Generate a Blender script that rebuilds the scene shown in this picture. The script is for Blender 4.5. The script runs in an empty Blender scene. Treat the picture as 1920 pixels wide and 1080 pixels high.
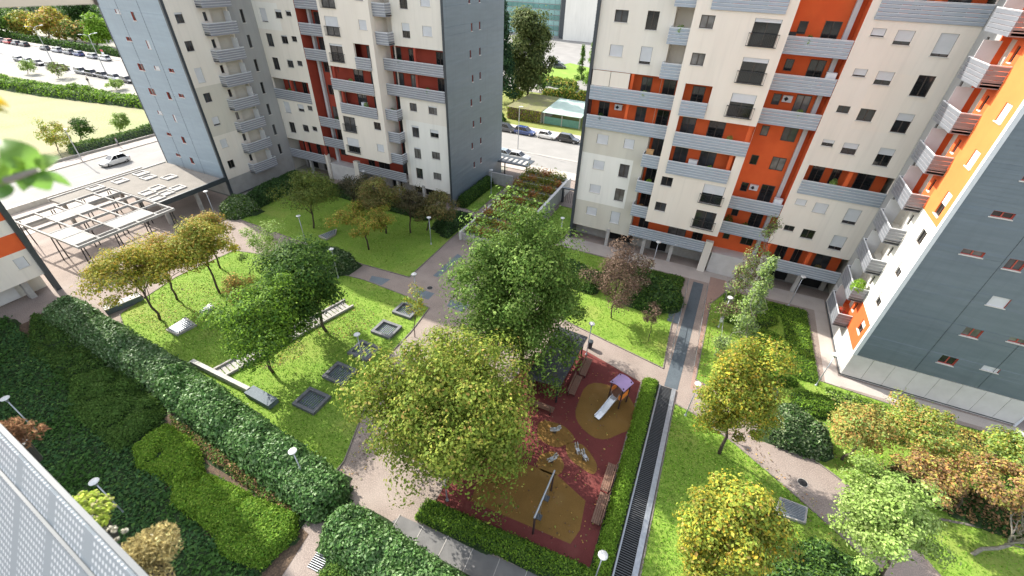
import bpy, bmesh, math, random
import numpy as np
from math import *
from mathutils import Vector, Matrix
from mathutils.geometry import tessellate_polygon

# ------------------------------------------------------------------ camera, light, exposure
sc = bpy.context.scene
H, FPX = 30.0, 830.703                       # camera height (m), focal length in photo pixels (1920 wide)
TH, RO, YA = radians(36.4156), radians(2.29959), radians(-23.3281)
_f = np.array([cos(TH)*sin(YA), cos(TH)*cos(YA), -sin(TH)])
_r = np.array([cos(YA), -sin(YA), 0.0]); _u = np.cross(_r, _f)
CR, CU = cos(RO)*_r+sin(RO)*_u, -sin(RO)*_r+cos(RO)*_u
RM = np.array([CR, CU, _f])
cam = bpy.data.objects.new('camera', bpy.data.cameras.new('camera')); sc.collection.objects.link(cam)
cam.data.sensor_width = 36; cam.data.lens = FPX*36/1920
cam.data.clip_start = 0.02; cam.data.clip_end = 3000
cam.data.dof.use_dof = True; cam.data.dof.focus_distance = 40; cam.data.dof.aperture_fstop = 4.0
M4 = Matrix([[CR[i], CU[i], -_f[i], 0] for i in range(3)]+[[0, 0, 0, 1]]); M4.translation = (0, 0, H)
cam.matrix_world = M4; sc.camera = cam
SUN_EL, SUN_AZ = radians(38), atan2(-0.9745, 0.224)     # sun stands to the left (-x) and slightly behind
w = bpy.data.worlds.new('World'); sc.world = w; w.use_nodes = True
nt = w.node_tree; bg = nt.nodes['Background']; sk = nt.nodes.new('ShaderNodeTexSky')
sk.sky_type = 'NISHITA'; sk.sun_disc = False; sk.sun_elevation = SUN_EL; sk.sun_rotation = SUN_AZ
sk.air_density = 1.0; sk.dust_density = 2.0; sk.ozone_density = 1.0
hs = nt.nodes.new('ShaderNodeHueSaturation'); hs.inputs['Saturation'].default_value = .45     # sky colour desaturated so shaded walls turn less blue
nt.links.new(sk.outputs[0], hs.inputs['Color']); nt.links.new(hs.outputs[0], bg.inputs[0]); bg.inputs[1].default_value = 0.15
sl = bpy.data.lights.new('sun', 'SUN'); sl.energy = 3.1; sl.angle = radians(0.53); sl.color = (1, 0.95, 0.86)
so = bpy.data.objects.new('sun', sl); sc.collection.objects.link(so)
so.rotation_euler = Vector((-cos(SUN_EL)*sin(SUN_AZ), -cos(SUN_EL)*cos(SUN_AZ), -sin(SUN_EL))).to_track_quat('-Z', 'Y').to_euler()
sc.view_settings.view_transform = 'Standard'; sc.view_settings.look = 'None'
sc.view_settings.exposure = 1.58; sc.view_settings.gamma = 1
sc.render.engine = 'CYCLES'

def ray(px, py): return RM.T @ np.array([(px-960)/FPX, (540-py)/FPX, 1.0])
def G(px, py, z=0.0):
    d = ray(px, py); t = (z-H)/d[2]; return np.array([0, 0, H])+t*d
def at(px, py, dist):
    d = ray(px, py); return np.array([0, 0, H])+d/np.linalg.norm(d)*dist
def proj(p):
    v = RM @ (np.array(p)-[0, 0, H]); return 960+FPX*v[0]/v[2], 540-FPX*v[1]/v[2], v[2]

# ------------------------------------------------------------------ helpers
COL = sc.collection
BASE = {}
rnd = random.Random(7); rng = np.random.default_rng(7)
def tag(o, label=None, cat=None, group=None, kind=None):
    if label: o['label'] = label
    if cat: o['category'] = cat
    if group: o['group'] = group
    if kind: o['kind'] = kind
    return o
def thing(name, label, cat, loc=(0, 0, 0), group=None):
    o = bpy.data.objects.new(name, None); COL.objects.link(o); o.location = tuple(float(c) for c in loc)
    o.empty_display_size = 0.2
    BASE[o.name] = np.array(loc, float); return tag(o, label, cat, group)
def link(name, me, parent=None, origin=None):
    o = bpy.data.objects.new(name, me); COL.objects.link(o)
    if parent is not None:
        o.parent = parent; BASE[o.name] = BASE[parent.name]
    else:
        BASE[o.name] = np.array(origin if origin is not None else (0, 0, 0), float); o.location = tuple(BASE[o.name])
    return o
def copy_tree(o, parent=None):
    c = o.copy(); COL.objects.link(c); c.parent = parent; BASE[c.name] = BASE[o.name]
    for ch in list(o.children):
        copy_tree(ch, c)
    return c
BOXF = [(0, 3, 2, 1), (4, 5, 6, 7), (0, 1, 5, 4), (1, 2, 6, 5), (2, 3, 7, 6), (3, 0, 4, 7)]
class MB:
    def __init__(s): s.v = []; s.f = []; s.m = []
    def add(s, vs, fs, mi=0):
        n = len(s.v); s.v += [tuple(map(float, p)) for p in vs]; s.f += [tuple(i+n for i in f) for f in fs]; s.m += [mi]*len(fs); return s
    def box(s, x0, x1, y0, y1, z0, z1, mi=0):
        return s.add([(x0, y0, z0), (x1, y0, z0), (x1, y1, z0), (x0, y1, z0), (x0, y0, z1), (x1, y0, z1), (x1, y1, z1), (x0, y1, z1)], BOXF, mi)
    def fbox(s, f, u0, u1, z0, z1, d0, d1, mi=0):
        P = [f(u0, z0, d0), f(u1, z0, d0), f(u1, z0, d1), f(u0, z0, d1), f(u0, z1, d0), f(u1, z1, d0), f(u1, z1, d1), f(u0, z1, d1)]
        return s.add(P, BOXF, mi)
    def quad(s, a, b, c, d, mi=0): return s.add([a, b, c, d], [(0, 1, 2, 3)], mi)
    def bar(s, a, b, w_, h_=None, mi=0, up=(0, 0, 1)):
        a = Vector(a); b = Vector(b); h_ = h_ or w_; d = (b-a).normalized(); up = Vector(up)
        if abs(d.dot(up)) > 0.95: up = Vector((1, 0, 0))
        x = d.cross(up).normalized(); y = x.cross(d)
        P = [p+x*i*w_/2+y*j*h_/2 for p in (a, b) for i, j in ((-1, -1), (1, -1), (1, 1), (-1, 1))]
        return s.add(P, [(0, 1, 2, 3), (7, 6, 5, 4), (0, 4, 5, 1), (1, 5, 6, 2), (2, 6, 7, 3), (3, 7, 4, 0)], mi)
    def tube(s, pts, rs, n=8, mi=0, cap=True):
        pts = [Vector(p) for p in pts]; V = []; Fc = []
        for i, p in enumerate(pts):
            d = (pts[min(i+1, len(pts)-1)]-pts[max(i-1, 0)]).normalized()
            x = d.cross(Vector((0.3, 1, 0.1)) if abs(d.z) > .5 else Vector((0, 0, 1))).normalized(); y = d.cross(x)
            V += [p+(x*cos(2*pi*k/n)+y*sin(2*pi*k/n))*rs[i] for k in range(n)]
        for i in range(len(pts)-1):
            Fc += [(i*n+k, i*n+(k+1) % n, (i+1)*n+(k+1) % n, (i+1)*n+k) for k in range(n)]
        if cap: Fc += [tuple(range(n))[::-1], tuple(range((len(pts)-1)*n, len(pts)*n))]
        return s.add(V, Fc, mi)
    def lathe(s, c, prof, n=16, mi=0):
        V = [(c[0]+r*cos(2*pi*k/n), c[1]+r*sin(2*pi*k/n), c[2]+z) for r, z in prof for k in range(n)]
        Fc = [(i*n+k, i*n+(k+1) % n, (i+1)*n+(k+1) % n, (i+1)*n+k) for i in range(len(prof)-1) for k in range(n)]
        Fc += [tuple(range(n))[::-1], tuple(range((len(prof)-1)*n, len(prof)*n))]
        return s.add(V, Fc, mi)
    def poly(s, pts, z0, z1=None, mi=0):
        """flat polygon at z0, or a prism z0..z1"""
        pts = [(p[0], p[1]) for p in pts]
        area = sum(pts[i-1][0]*pts[i][1]-pts[i][0]*pts[i-1][1] for i in range(len(pts)))
        if area < 0: pts = pts[::-1]
        zt = z0 if z1 is None else z1
        tri = tessellate_polygon([[Vector((p[0], p[1], 0)) for p in pts]])
        tri = [t if (Vector(pts[t[1]])-Vector(pts[t[0]])).cross(Vector(pts[t[2]])-Vector(pts[t[0]])) > 0 else t[::-1] for t in tri]
        s.add([(p[0], p[1], zt) for p in pts], tri, mi)
        if z1 is not None:
            n = len(pts)
            s.add([(p[0], p[1], z0) for p in pts]+[(p[0], p[1], z1) for p in pts], [(i, (i+1) % n, n+(i+1) % n, n+i) for i in range(n)], mi)
        return s
    def build(s, name, mats, parent=None, origin=None, mirror=None, smooth=False):
        mats = mats if isinstance(mats, (list, tuple)) else [mats]
        V = np.array(s.v, float); fs = s.f
        if mirror is not None:
            V[:, 0] = mirror-V[:, 0]; fs = [f[::-1] for f in fs]
        if parent is not None: V = V-BASE[parent.name]
        else:
            if origin is None: origin = ((V[:, 0].min()+V[:, 0].max())/2, (V[:, 1].min()+V[:, 1].max())/2, V[:, 2].min())
            V = V-np.array(origin)
        me = bpy.data.meshes.new(name); me.from_pydata([tuple(v) for v in V], [], fs)
        for m in mats: me.materials.append(m)
        if len(mats) > 1: me.polygons.foreach_set('material_index', s.m)
        if smooth: me.polygons.foreach_set('use_smooth', [True]*len(fs))
        me.update()
        return link(name, me, parent, origin)

# ------------------------------------------------------------------ materials
def new_mat(name):
    m = bpy.data.materials.new(name); m.use_nodes = True
    return m, m.node_tree, m.node_tree.nodes['Principled BSDF']
def surf(name, c1, c2=None, scale=3.0, rough=0.8, bump=0.0, fine=None, finescale=60, spec=0.3, metal=0.0, stain=0.0, detail=6, stretch=None, streak=0.0, patch=None):
    """two-tone noise colour with an optional fine grain and large soft staining"""
    m, t, p = new_mat(name); N = t.nodes; L = t.links
    p.inputs['Roughness'].default_value = rough; p.inputs['Metallic'].default_value = metal
    p.inputs['Specular IOR Level'].default_value = spec
    c2 = c2 or tuple(c*0.85 for c in c1)
    geo = N.new('ShaderNodeNewGeometry'); vec = geo.outputs['Position']
    if stretch:
        mp = N.new('ShaderNodeMapping'); mp.inputs['Scale'].default_value = stretch; L.new(vec, mp.inputs['Vector']); vec = mp.outputs[0]
    def noise(sc_, det=detail):
        n = N.new('ShaderNodeTexNoise'); n.inputs['Scale'].default_value = sc_; n.inputs['Detail'].default_value = det; L.new(vec, n.inputs['Vector']); return n
    def ramp(src, a, b):
        r = N.new('ShaderNodeMapRange'); r.inputs[1].default_value = a; r.inputs[2].default_value = b; L.new(src, r.inputs[0]); return r.outputs[0]
    def mix(a, b, fac, mode='MIX'):
        x = N.new('ShaderNodeMix'); x.data_type = 'RGBA'; x.blend_type = mode
        for s_, v_ in ((6, a), (7, b)):
            if isinstance(v_, tuple): x.inputs[s_].default_value = (*v_, 1)
            else: L.new(v_, x.inputs[s_])
        if isinstance(fac, (int, float)): x.inputs[0].default_value = fac
        else: L.new(fac, x.inputs[0])
        return x.outputs[2]
    n1 = noise(scale); col = mix(c1, c2, ramp(n1.outputs[0], .35, .65))
    if stain:
        col = mix(col, tuple(c*0.55 for c in c1), mix((0, 0, 0), (stain,)*3, ramp(noise(scale*.17, 8).outputs[0], .5, .75)))
    if streak:
        mp2 = N.new('ShaderNodeMapping'); mp2.inputs['Scale'].default_value = (1, 1, .06); L.new(geo.outputs['Position'], mp2.inputs['Vector'])
        n5 = N.new('ShaderNodeTexNoise'); n5.inputs['Scale'].default_value = 2.6; n5.inputs['Detail'].default_value = 5; L.new(mp2.outputs[0], n5.inputs['Vector'])
        col = mix(col, tuple(c*0.6 for c in c1), mix((0, 0, 0), (streak,)*3, ramp(n5.outputs[0], .5, .78)))
    if patch:
        col = mix(col, patch[0], mix((0, 0, 0), (patch[4],)*3, ramp(noise(patch[1], 5).outputs[0], patch[2], patch[3])))
    nf = None
    if fine:
        nf = noise(finescale, 3); col = mix(col, fine, ramp(nf.outputs[0], .45, .7))
    L.new(col, p.inputs['Base Color'])
    if bump:
        b = N.new('ShaderNodeBump'); b.inputs['Strength'].default_value = bump; b.inputs['Distance'].default_value = .03
        L.new((nf or noise(finescale, 3)).outputs[0], b.inputs['Height']); L.new(b.outputs[0], p.inputs['Normal'])
    return m
def leafmat(name, trans=.38, rough=.6, spec=.12):
    m, t, p = new_mat(name); N = t.nodes; L = t.links
    a = N.new('ShaderNodeVertexColor'); a.layer_name = 'Col'
    p.inputs['Roughness'].default_value = rough; p.inputs['Specular IOR Level'].default_value = spec
    L.new(a.outputs[0], p.inputs['Base Color'])
    tr = N.new('ShaderNodeBsdfTranslucent'); mx = N.new('ShaderNodeMixShader'); mx.inputs[0].default_value = trans
    L.new(a.outputs[0], tr.inputs[0]); L.new(p.outputs[0], mx.inputs[1]); L.new(tr.outputs[0], mx.inputs[2])
    L.new(mx.outputs[0], N['Material Output'].inputs['Surface'])
    return m
LEAF = leafmat('leaf'); LEAFG = leafmat('glossy_leaf', .28, .42, .25)
m_cream = surf('cream_render', (.77, .71, .62), (.73, .67, .58), .6, .9, .15, stain=.20, streak=.20, stretch=(1, 1, .25))
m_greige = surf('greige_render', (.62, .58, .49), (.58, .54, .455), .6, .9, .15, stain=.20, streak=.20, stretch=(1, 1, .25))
m_white = surf('white_render', (.80, .77, .70), (.76, .73, .66), .6, .9, .15, stain=.20, streak=.20, stretch=(1, 1, .25))
m_pink = surf('pale_cream_render', (.80, .72, .62), (.77, .69, .59), .6, .9, .15, stain=.20, streak=.20, stretch=(1, 1, .25))
m_grey = surf('grey_render', (.36, .36, .35), (.32, .32, .31), .6, .9, .15, stain=.20, streak=.20, stretch=(1, 1, .25))
m_orange = surf('orange_render', (.72, .13, .035), (.66, .11, .03), .8, .85, .1, stain=.12)
m_sunorange = surf('sunlit_orange_render', (.78, .20, .055), (.74, .18, .05), .8, .85, .1, stain=.08)  # same orange paint, with the glare of direct sun put into its colour
m_red = surf('dark_red_render', (.36, .06, .035), (.31, .05, .03), .8, .85, .1, stain=.12)
m_siding = surf('blue_grey_siding', (.135, .168, .192), (.115, .147, .17), 1.3, .42, .04, spec=.5, stain=.22, stretch=(.3, .3, 2), streak=.30)
m_sideflare = surf('flare_paled_siding', (.24, .31, .36), (.22, .285, .335), 1.3, .45, .04, spec=.5, stain=.18, stretch=(.3, .3, 2), streak=.22)  # same siding, with sun flare and haze lightened into its colour
m_dark = surf('dark_slate_metal', (.05, .06, .068), (.042, .05, .058), 2, .4, spec=.5)
m_stone = surf('stone_cladding', (.36, .355, .33), (.30, .295, .275), 1.2, .75, .1, fine=(.33, .33, .31), finescale=20, stain=.15)
m_palestone = surf('pale_stone_cladding', (.62, .60, .57), (.56, .54, .51), 1.2, .75, .1, stain=.15)
m_conc = surf('concrete', (.42, .40, .37), (.34, .32, .295), 2.2, .85, .3, fine=(.3, .28, .26), finescale=40, stain=.3)
m_paleconc = surf('pale_concrete', (.46, .445, .42), (.38, .365, .34), 2.0, .85, .25, stain=.25)
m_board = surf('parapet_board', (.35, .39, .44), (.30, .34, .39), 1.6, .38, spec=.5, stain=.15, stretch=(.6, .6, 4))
m_boardM = surf('grey_parapet_board', (.28, .285, .31), (.24, .245, .27), 1.6, .38, spec=.5, stain=.15, stretch=(.6, .6, 4))  # darker, greyer parapet board for the left block
m_lip = surf('wing_board_lip', (.27, .28, .30), None, 3, .4)  # darker copy of the white rail, its colour offsetting direct sun
m_boardW = surf('wing_parapet_board', (.17, .18, .20), (.145, .155, .175), 1.6, .4, spec=.5, stain=.2, stretch=(.6, .6, 4))  # darker copy of the parapet board, its colour offsetting the sunlit front
m_rail = surf('white_rail', (.66, .68, .70), (.6, .62, .64), 3, .4, spec=.5)
m_slab = surf('balcony_slab', (.46, .43, .39), (.40, .375, .34), 1.5, .85, stain=.2)
m_shutter = surf('roller_shutter', (.60, .60, .60), (.55, .55, .55), 1.2, .6, stain=.06)
m_frame = surf('brown_frame', (.07, .055, .045), (.06, .048, .04), 3, .5)
m_sill = surf('sill', (.64, .61, .56), (.56, .53, .49), 3, .7, stain=.2)
m_redrev = surf('red_reveal', (.42, .09, .06), (.36, .07, .05), 3, .7)
def glassmat(name, c, r=.08):
    m = surf(name, c, tuple(x*.4 for x in c), .9, r, spec=.6, detail=2); return m
m_glass = [glassmat('dark_glass', (.025, .028, .03)), glassmat('grey_glass', (.07, .075, .08)), glassmat('curtained_glass', (.20, .19, .18), .15)]
m_iron = surf('iron', (.03, .03, .032), None, 3, .5)
m_steel = surf('galvanised_steel', (.42, .44, .46), (.34, .36, .38), 5, .35, spec=.5, metal=.6)
m_lamp = surf('lamp_disc', (.66, .66, .64), (.6, .6, .58), 4, .35)
m_asphalt = surf('asphalt', (.26, .25, .235), (.22, .212, .20), .35, .9, .25, fine=(.3, .29, .275), finescale=25, stain=.12)
m_pave = surf('pebble_paving', (.25, .203, .175), (.20, .163, .14), .5, .9, .5, fine=(.36, .29, .25), finescale=14, stain=.35, patch=((.31, .265, .23), .3, .5, .7, .6))
m_palepave = surf('pale_paving', (.42, .37, .33), (.36, .32, .285), .7, .9, .3, fine=(.45, .4, .36), finescale=18, stain=.2)
m_slate = surf('blue_grey_slab', (.13, .16, .18), (.10, .125, .145), .9, .7, .2, fine=(.17, .2, .22), finescale=20, stain=.2)
m_soil = surf('soil', (.10, .068, .045), (.06, .042, .03), 2.5, .95, .8, fine=(.15, .10, .065), finescale=9)
m_grass = surf('lawn', (.175, .275, .034), (.13, .235, .026), .45, .95, .6, fine=(.24, .325, .06), finescale=11, stain=.25, patch=((.30, .29, .08), .22, .54, .74, .7))
m_drygrass = surf('dry_meadow', (.25, .235, .13), (.20, .25, .09), .12, .95, .6, fine=(.29, .26, .16), finescale=3, stain=.1, patch=((.30, .23, .15), .05, .45, .65, .8))
m_rubber = surf('red_rubber', (.145, .034, .03), (.118, .028, .025), .8, .85, .3, fine=(.19, .045, .04), finescale=30, stain=.4, patch=((.20, .075, .06), .5, .55, .75, .5))
m_ochre = surf('ochre_rubber', (.20, .11, .026), (.165, .09, .02), .8, .85, .3, fine=(.23, .13, .035), finescale=30, stain=.4, patch=((.26, .17, .07), .5, .55, .75, .5))
m_bark = surf('bark', (.10, .075, .055), (.06, .045, .035), 8, .9, .8, finescale=20)
m_palebark = surf('pale_bark', (.30, .27, .23), (.2, .18, .15), 8, .9, .8, finescale=20)
m_wood = surf('weathered_wood', (.22, .13, .09), (.16, .095, .065), 4, .7, .3, stretch=(6, 1, 1))
m_core = surf('inner_twigs', (.03, .055, .018), (.02, .036, .012), 4, .95, .6, finescale=9)
m_black = surf('dark_void', (.016, .016, .016), None, 3, .9)
m_plantglass = None

# ------------------------------------------------------------------ ground and paving
def sheet(name, pts, z, mat, kind='structure', label=None, cat=None, parent=None, z1=None):
    b = MB().poly(pts, z, z1); o = b.build(name, mat, parent)
    if parent is None: tag(o, label, cat, kind=kind)
    return o
def PX(*pts): return [tuple(G(x, y)[:2]) for x, y in pts]
sheet('ground', [(-900, -300), (600, -300), (600, 1200), (-900, 1200)], -.03, surf('far_ground', (.30, .28, .24), (.24, .24, .19), .05, .95, fine=(.34, .32, .28), finescale=2), label='pale ground spreading round the housing blocks to the horizon', cat='ground')
sheet('main_road', [(-420, 73.5), (120, 73.5), (120, 91.4), (-420, 91.4)], -.012, m_asphalt, label='wide pale road with parked cars behind the towers', cat='road')
sheet('side_street', [(-96.3, -60), (-85.5, -60), (-85.5, 73.5), (-96.3, 73.5)], -.016, m_asphalt, label='side street with one white car beside the left tower', cat='road')
sheet('side_pavement', [(-99.2, -60), (-96.45, -60), (-96.45, 71), (-99.2, 71)], -.03, m_palepave, label='pale pavement beside the hedged meadow', cat='pavement', z1=.10)
sheet('road_pavement', [(-96, 70.2), (120, 70.2), (120, 73.3), (-96, 73.3)], -.03, m_palepave, label='pale pavement in front of the main road', cat='pavement', z1=.10)
sheet('far_pavement', [(-420, 91.5), (120, 91.5), (120, 94.3), (-420, 94.3)], -.03, m_palepave, label='pale pavement on the far side of the main road', cat='pavement', z1=.10)
sheet('meadow', [(-101, 34), (-101, 62), (-125, 63.5), (-420, 63.5), (-420, 5), (-150, 22)], -.008, m_drygrass, label='dry yellowing meadow beyond the side street', cat='grass')
sheet('near_walk', [(-420, -60), (-99.3, -60), (-99.3, 33), (-150, 21.5), (-420, 4.5)], -.02, m_palepave, label='wide pale footway in front of the dry meadow', cat='pavement')
sheet('parking_ground', [(-75, 126), (-30, 126), (-30, 330), (-180, 330)], -.02, surf('lot', (.26, .25, .235), (.22, .21, .2), .2, .9), label='pale car park ground in front of the glass office', cat='car park')
sheet('verge', [(-62, 94.4), (20, 94.4), (20, 126), (-62, 126)], -.014, surf('verge_grass', (.20, .21, .05), (.13, .17, .03), .3, .95, .6, fine=(.24, .25, .08), finescale=5), label='mown verge behind the parked cars', cat='grass')
mk = [MB().box(-420, 120, 78.9, 79.5, -.03, .03).build('median_kerb', m_conc)]
tag(mk[0], 'low worn kerb line down the middle of the main road', 'kerb', kind='structure')
for i, (x, y0, y1) in enumerate([(-91, -40, 70)]):
    o = MB()
    for k in range(18):
        o.box(x-.06, x+.06, y0+k*6, y0+k*6+3, -.014, -.009)
    tag(o.build('road_marking', m_paleconc), 'dashed white centre line on the side street', 'road marking', kind='structure')
# courtyard
sheet('courtyard_paving', [(-75.5, -40), (60, -40), (60, 53.4), (-14.5, 53.4), (-14.5, 70.2), (-32, 70.2), (-32, 53.4), (-62, 53.4), (-62, 39), (-75.5, 39)], 0, m_pave, label='brown pebble paving of the courtyard paths', cat='paving')
LAWN = {}
def lawn(key, pts, label):
    LAWN[key] = pts
    tag(MB().poly(pts, -.01, .035).build('lawn', m_grass), label, 'lawn', kind='structure')
    n = len(pts); e = MB(); c = np.mean(np.array(pts), 0)
    for i in range(n):
        a, b2 = np.array(pts[i]), np.array(pts[(i+1) % n])
        e.bar((*a, .03), (*b2, .03), .09, .10)
    tag(e.build('lawn_kerb', m_edge), 'thin kerb edging round the '+label, 'kerb', kind='structure')
m_edge = surf('edging', (.22, .19, .16), (.16, .14, .12), 3, .9)
lawn('W', PX((682, 525), (763, 556), (805, 578), (770, 623), (733, 662), (703, 718), (674, 791), (645, 866), (600, 920), (440, 800), (250, 670), (225, 590), (330, 520), (440, 470), (480, 476)), 'sunlit lawn with the row of five sunken skylights')
lawn('M', PX((767, 520), (843, 450), (891, 409))+[(-32.2, 49.0), (-57, 49.0), (-57, 34.6)]+PX((560, 452), (680, 496)), 'shaded lawn in front of the red and cream building')
lawn('S', PX((946, 352), (892, 399))+[(-32.0, 52.5), (-32.0, 62.4), (-29.6, 62.4)], 'narrow lawn strip beside the blue grey side wall')
lawn('R1', PX((1062, 603), (1243, 691), (1258, 612))+[(1.6, 48.6), (-16.0, 48.6), (-16.5, 40)], 'lawn with the brown leaved tree north of the playground')
lawn('R2', PX((1304, 712), (1332, 570))+[(6.4, 48.3), (14.6, 48.3), (14.9, 37.2), (22, 36.8), (36, 37.4), (36, 30)]+PX((1640, 950), (1560, 888), (1440, 800), (1350, 738)), 'lawn with wavy shrubs in the corner of the orange building')
lawn('R3', PX((1264, 757), (1300, 776), (1380, 835), (1480, 920), (1570, 1000), (1700, 1120))+[(14, 8), (3.3, 8)], 'bright lawn between the long grating and the curved path')
lawn('R4', PX((1645, 952), (1700, 1008), (1775, 1095))+[(24, 12), (44, 12), (44, 29.5), (36, 29.8)], 'lawn with the leaning bare tree at the lower right')
lawn('G', [(-14.6, 50), (-14.6, 60), (-18.4, 60), (-18.4, 44), (-17, 44)], 'grass between the terraced planter and the right building')
# paved overlays
for i, (q, lb) in enumerate([(((697, 517), (732, 524), (715, 535), (692, 527)), 'dark slab set in the path beside the shaded lawn'),
                            (((812, 517), (858, 476), (868, 482), (822, 520)), 'long dark slab set in the path toward the terraced planter'),
                            (((783, 541), (815, 550), (803, 562), (772, 552)), 'dark slab set in the path junction near the leaning lamp'),
                            (((845, 562), (880, 572), (868, 586), (838, 574)), 'dark slab set in the path under the big green tree')]):
    sheet('path_slab', PX(*q), .008, m_slate, label=lb, cat='slab')
sheet('ramp_floor', [(2.1, 30.2), (3.25, 30.2), (3.75, 48.4), (2.6, 48.4)], .012, surf('ramp_slate', (.085, .105, .12), (.065, .082, .095), .9, .7, .2, fine=(.11, .13, .145), finescale=20, stain=.3), label='blue grey ramp strip leading to the long grating', cat='ramp')
sheet('brick_path', [(4.25, 31), (6.0, 30.5), (6.1, 50.4), (4.35, 50.4)], .008, surf('brick_paving', (.30, .19, .15), (.25, .16, .13), 1, .9, .3, fine=(.36, .26, .21), finescale=16), label='pinkish paved path running to the right building', cat='path')
sheet('front_walk', [(-14.4, 48.9), (15.4, 48.9), (15.4, 36.5), (16.6, 36.5), (16.6, 51.6), (-14.4, 51.6)], .006, m_palepave, label='pale walkway along the orange and cream building', cat='path')
sheet('stone_walk', [(16.0, 38.7), (16.0, 37.35), (45, 37.8), (45, 38.7)], .007, m_palepave, label='pale walkway under the dark blue end wall', cat='path')
for i, (q, lb) in enumerate([([(.9, 39.5), (2.0, 39.5), (2.05, 42.2), (.9, 42.2)], 'grey slab patch beside the blue grey ramp'),
                            ([(-15.9, 44.6), (-14.6, 44.4), (-14.6, 46), (-15.9, 46)], 'grey slab patch by the dark corner post of the right building'),
                            ([(6.6, 45.6), (8.6, 45.6), (8.6, 47.6), (6.6, 47.6)], 'grey slab patch at the corner of the lawn by the brick path'),
                            ([(9.9, 33.0), (11.4, 33.0), (11.4, 34.6), (9.9, 34.6)], 'grey slab patch between the wavy shrubs')]):
    sheet('slab_patch', q, .05, m_slate, label=lb, cat='slab')
PLAY = [(-8.8, 31.6), (-5.4, 31.3), (0.1, 29.7), (.35, 13.1), (-10.5, 12.5), (-10.5, 24)]
sheet('playground_surface', PLAY, .014, m_rubber, label='dark red rubber playground surface', cat='playground')
def blob(cx, cy, rx, ry, n=28, w_=.06, ph=0., rot=0.):
    o = []
    for k in range(n):
        a = 2*pi*k/n; r = 1+w_*sin(3*a+ph)+w_*.6*sin(5*a+ph*2)
        x, y = rx*r*cos(a), ry*r*sin(a); o.append((cx+x*cos(rot)-y*sin(rot), cy+x*sin(rot)+y*cos(rot)))
    return o
for q, lb in ((blob(-1.95, 25.3, 2.5, 2.9, ph=1), 'round ochre rubber patch under the slide'), (blob(-5.0, 21.2, 1.5, 1.1, ph=.4), 'small ochre rubber patch nearest the dark shelter'),
              (blob(-2.45, 20.2, 1.5, .8, ph=2, rot=-.5), 'small ochre rubber patch under the pair of spring riders'), (blob(-4.35, 18.7, 1.0, .95, ph=3), 'small ochre rubber patch nearest the swing'),
              ([(-1.15, 17.05), (-3.6, 18.0), (-5.5, 17.9), (-7.6, 17.2), (-8.6, 15.2), (-8.3, 13.6), (-1.2, 13.9), (-.9, 15)], 'large ochre rubber area under the swing')):
    sheet('ochre_patch', q, .020, m_ochre, label=lb, cat='playground surface')
# long grating channel
gt = thing('drain_grating', 'long dark grating channel beside the bright hedge and lawn', 'grating', (2.4, 19, 0))
MB().poly([(1.75, 6), (3.05, 6), (3.0, 30.1), (1.85, 30.1)], .016).build('channel_floor', m_black, gt)
MB().box(2.78, 3.12, 6, 30.1, 0, .16).build('kerb_beam', m_steel, gt)
MB().box(1.70, 1.80, 6, 30.1, 0, .13).build('kerb_beam', m_steel, gt)
g = MB(); y = 6.0
while y < 30.05:
    g.box(1.8, 2.78, y, y+.045, .07, .115); y += .15
tag(g.build('bars', surf('dark_grate', (.10, .105, .11), None, 4, .5), gt), kind='stuff')

# ------------------------------------------------------------------ buildings
S, F0, TOPZ = 3.07, 2.9, 36.9
def FL(k): return F0+S*k
def wallmesh(b, f, u0, u1, z0, z1, holes, paint=lambda u, z: 0, depth=.17, course=None, extra_u=(), extra_z=(), rev=None):
    us = sorted({round(x, 4) for x in [u0, u1, *extra_u]+[h[i] for h in holes for i in (0, 1)] if u0-1e-4 <= x <= u1+1e-4})
    zs = [z0, z1, *extra_z]+[h[i] for h in holes for i in (2, 3)]
    if course:
        zz = z0
        while zz < z1: zs.append(zz); zz += course
    zs = sorted({round(x, 4) for x in zs if z0-1e-4 <= x <= z1+1e-4})
    for i in range(len(us)-1):
        for j in range(len(zs)-1):
            uc, zc = (us[i]+us[i+1])/2, (zs[j]+zs[j+1])/2
            if any(h[0] < uc < h[1] and h[2] < zc < h[3] for h in holes): continue
            a, c, d, e = us[i], us[i+1], zs[j], zs[j+1]; mi = paint(uc, zc)
            if course:
                b.quad(f(a, d, -.022), f(c, d, -.022), f(c, e, 0), f(a, e, 0), mi); b.quad(f(a, d, 0), f(c, d, 0), f(c, d, -.022), f(a, d, -.022), mi)
            else: b.quad(f(a, d, 0), f(c, d, 0), f(c, e, 0), f(a, e, 0), mi)
    for h in holes:
        a, c, d, e = h[:4]; dp = h[4] if len(h) > 4 else depth; mi = rev if rev is not None else paint(a-.02, (d+e)/2)
        b.quad(f(a, d, 0), f(a, e, 0), f(a, e, dp), f(a, d, dp), mi); b.quad(f(c, e, 0), f(c, d, 0), f(c, d, dp), f(c, e, dp), mi)
        b.quad(f(a, e, 0), f(c, e, 0), f(c, e, dp), f(a, e, dp), mi); b.quad(f(c, d, 0), f(a, d, 0), f(a, d, dp), f(c, d, dp), mi)
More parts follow.
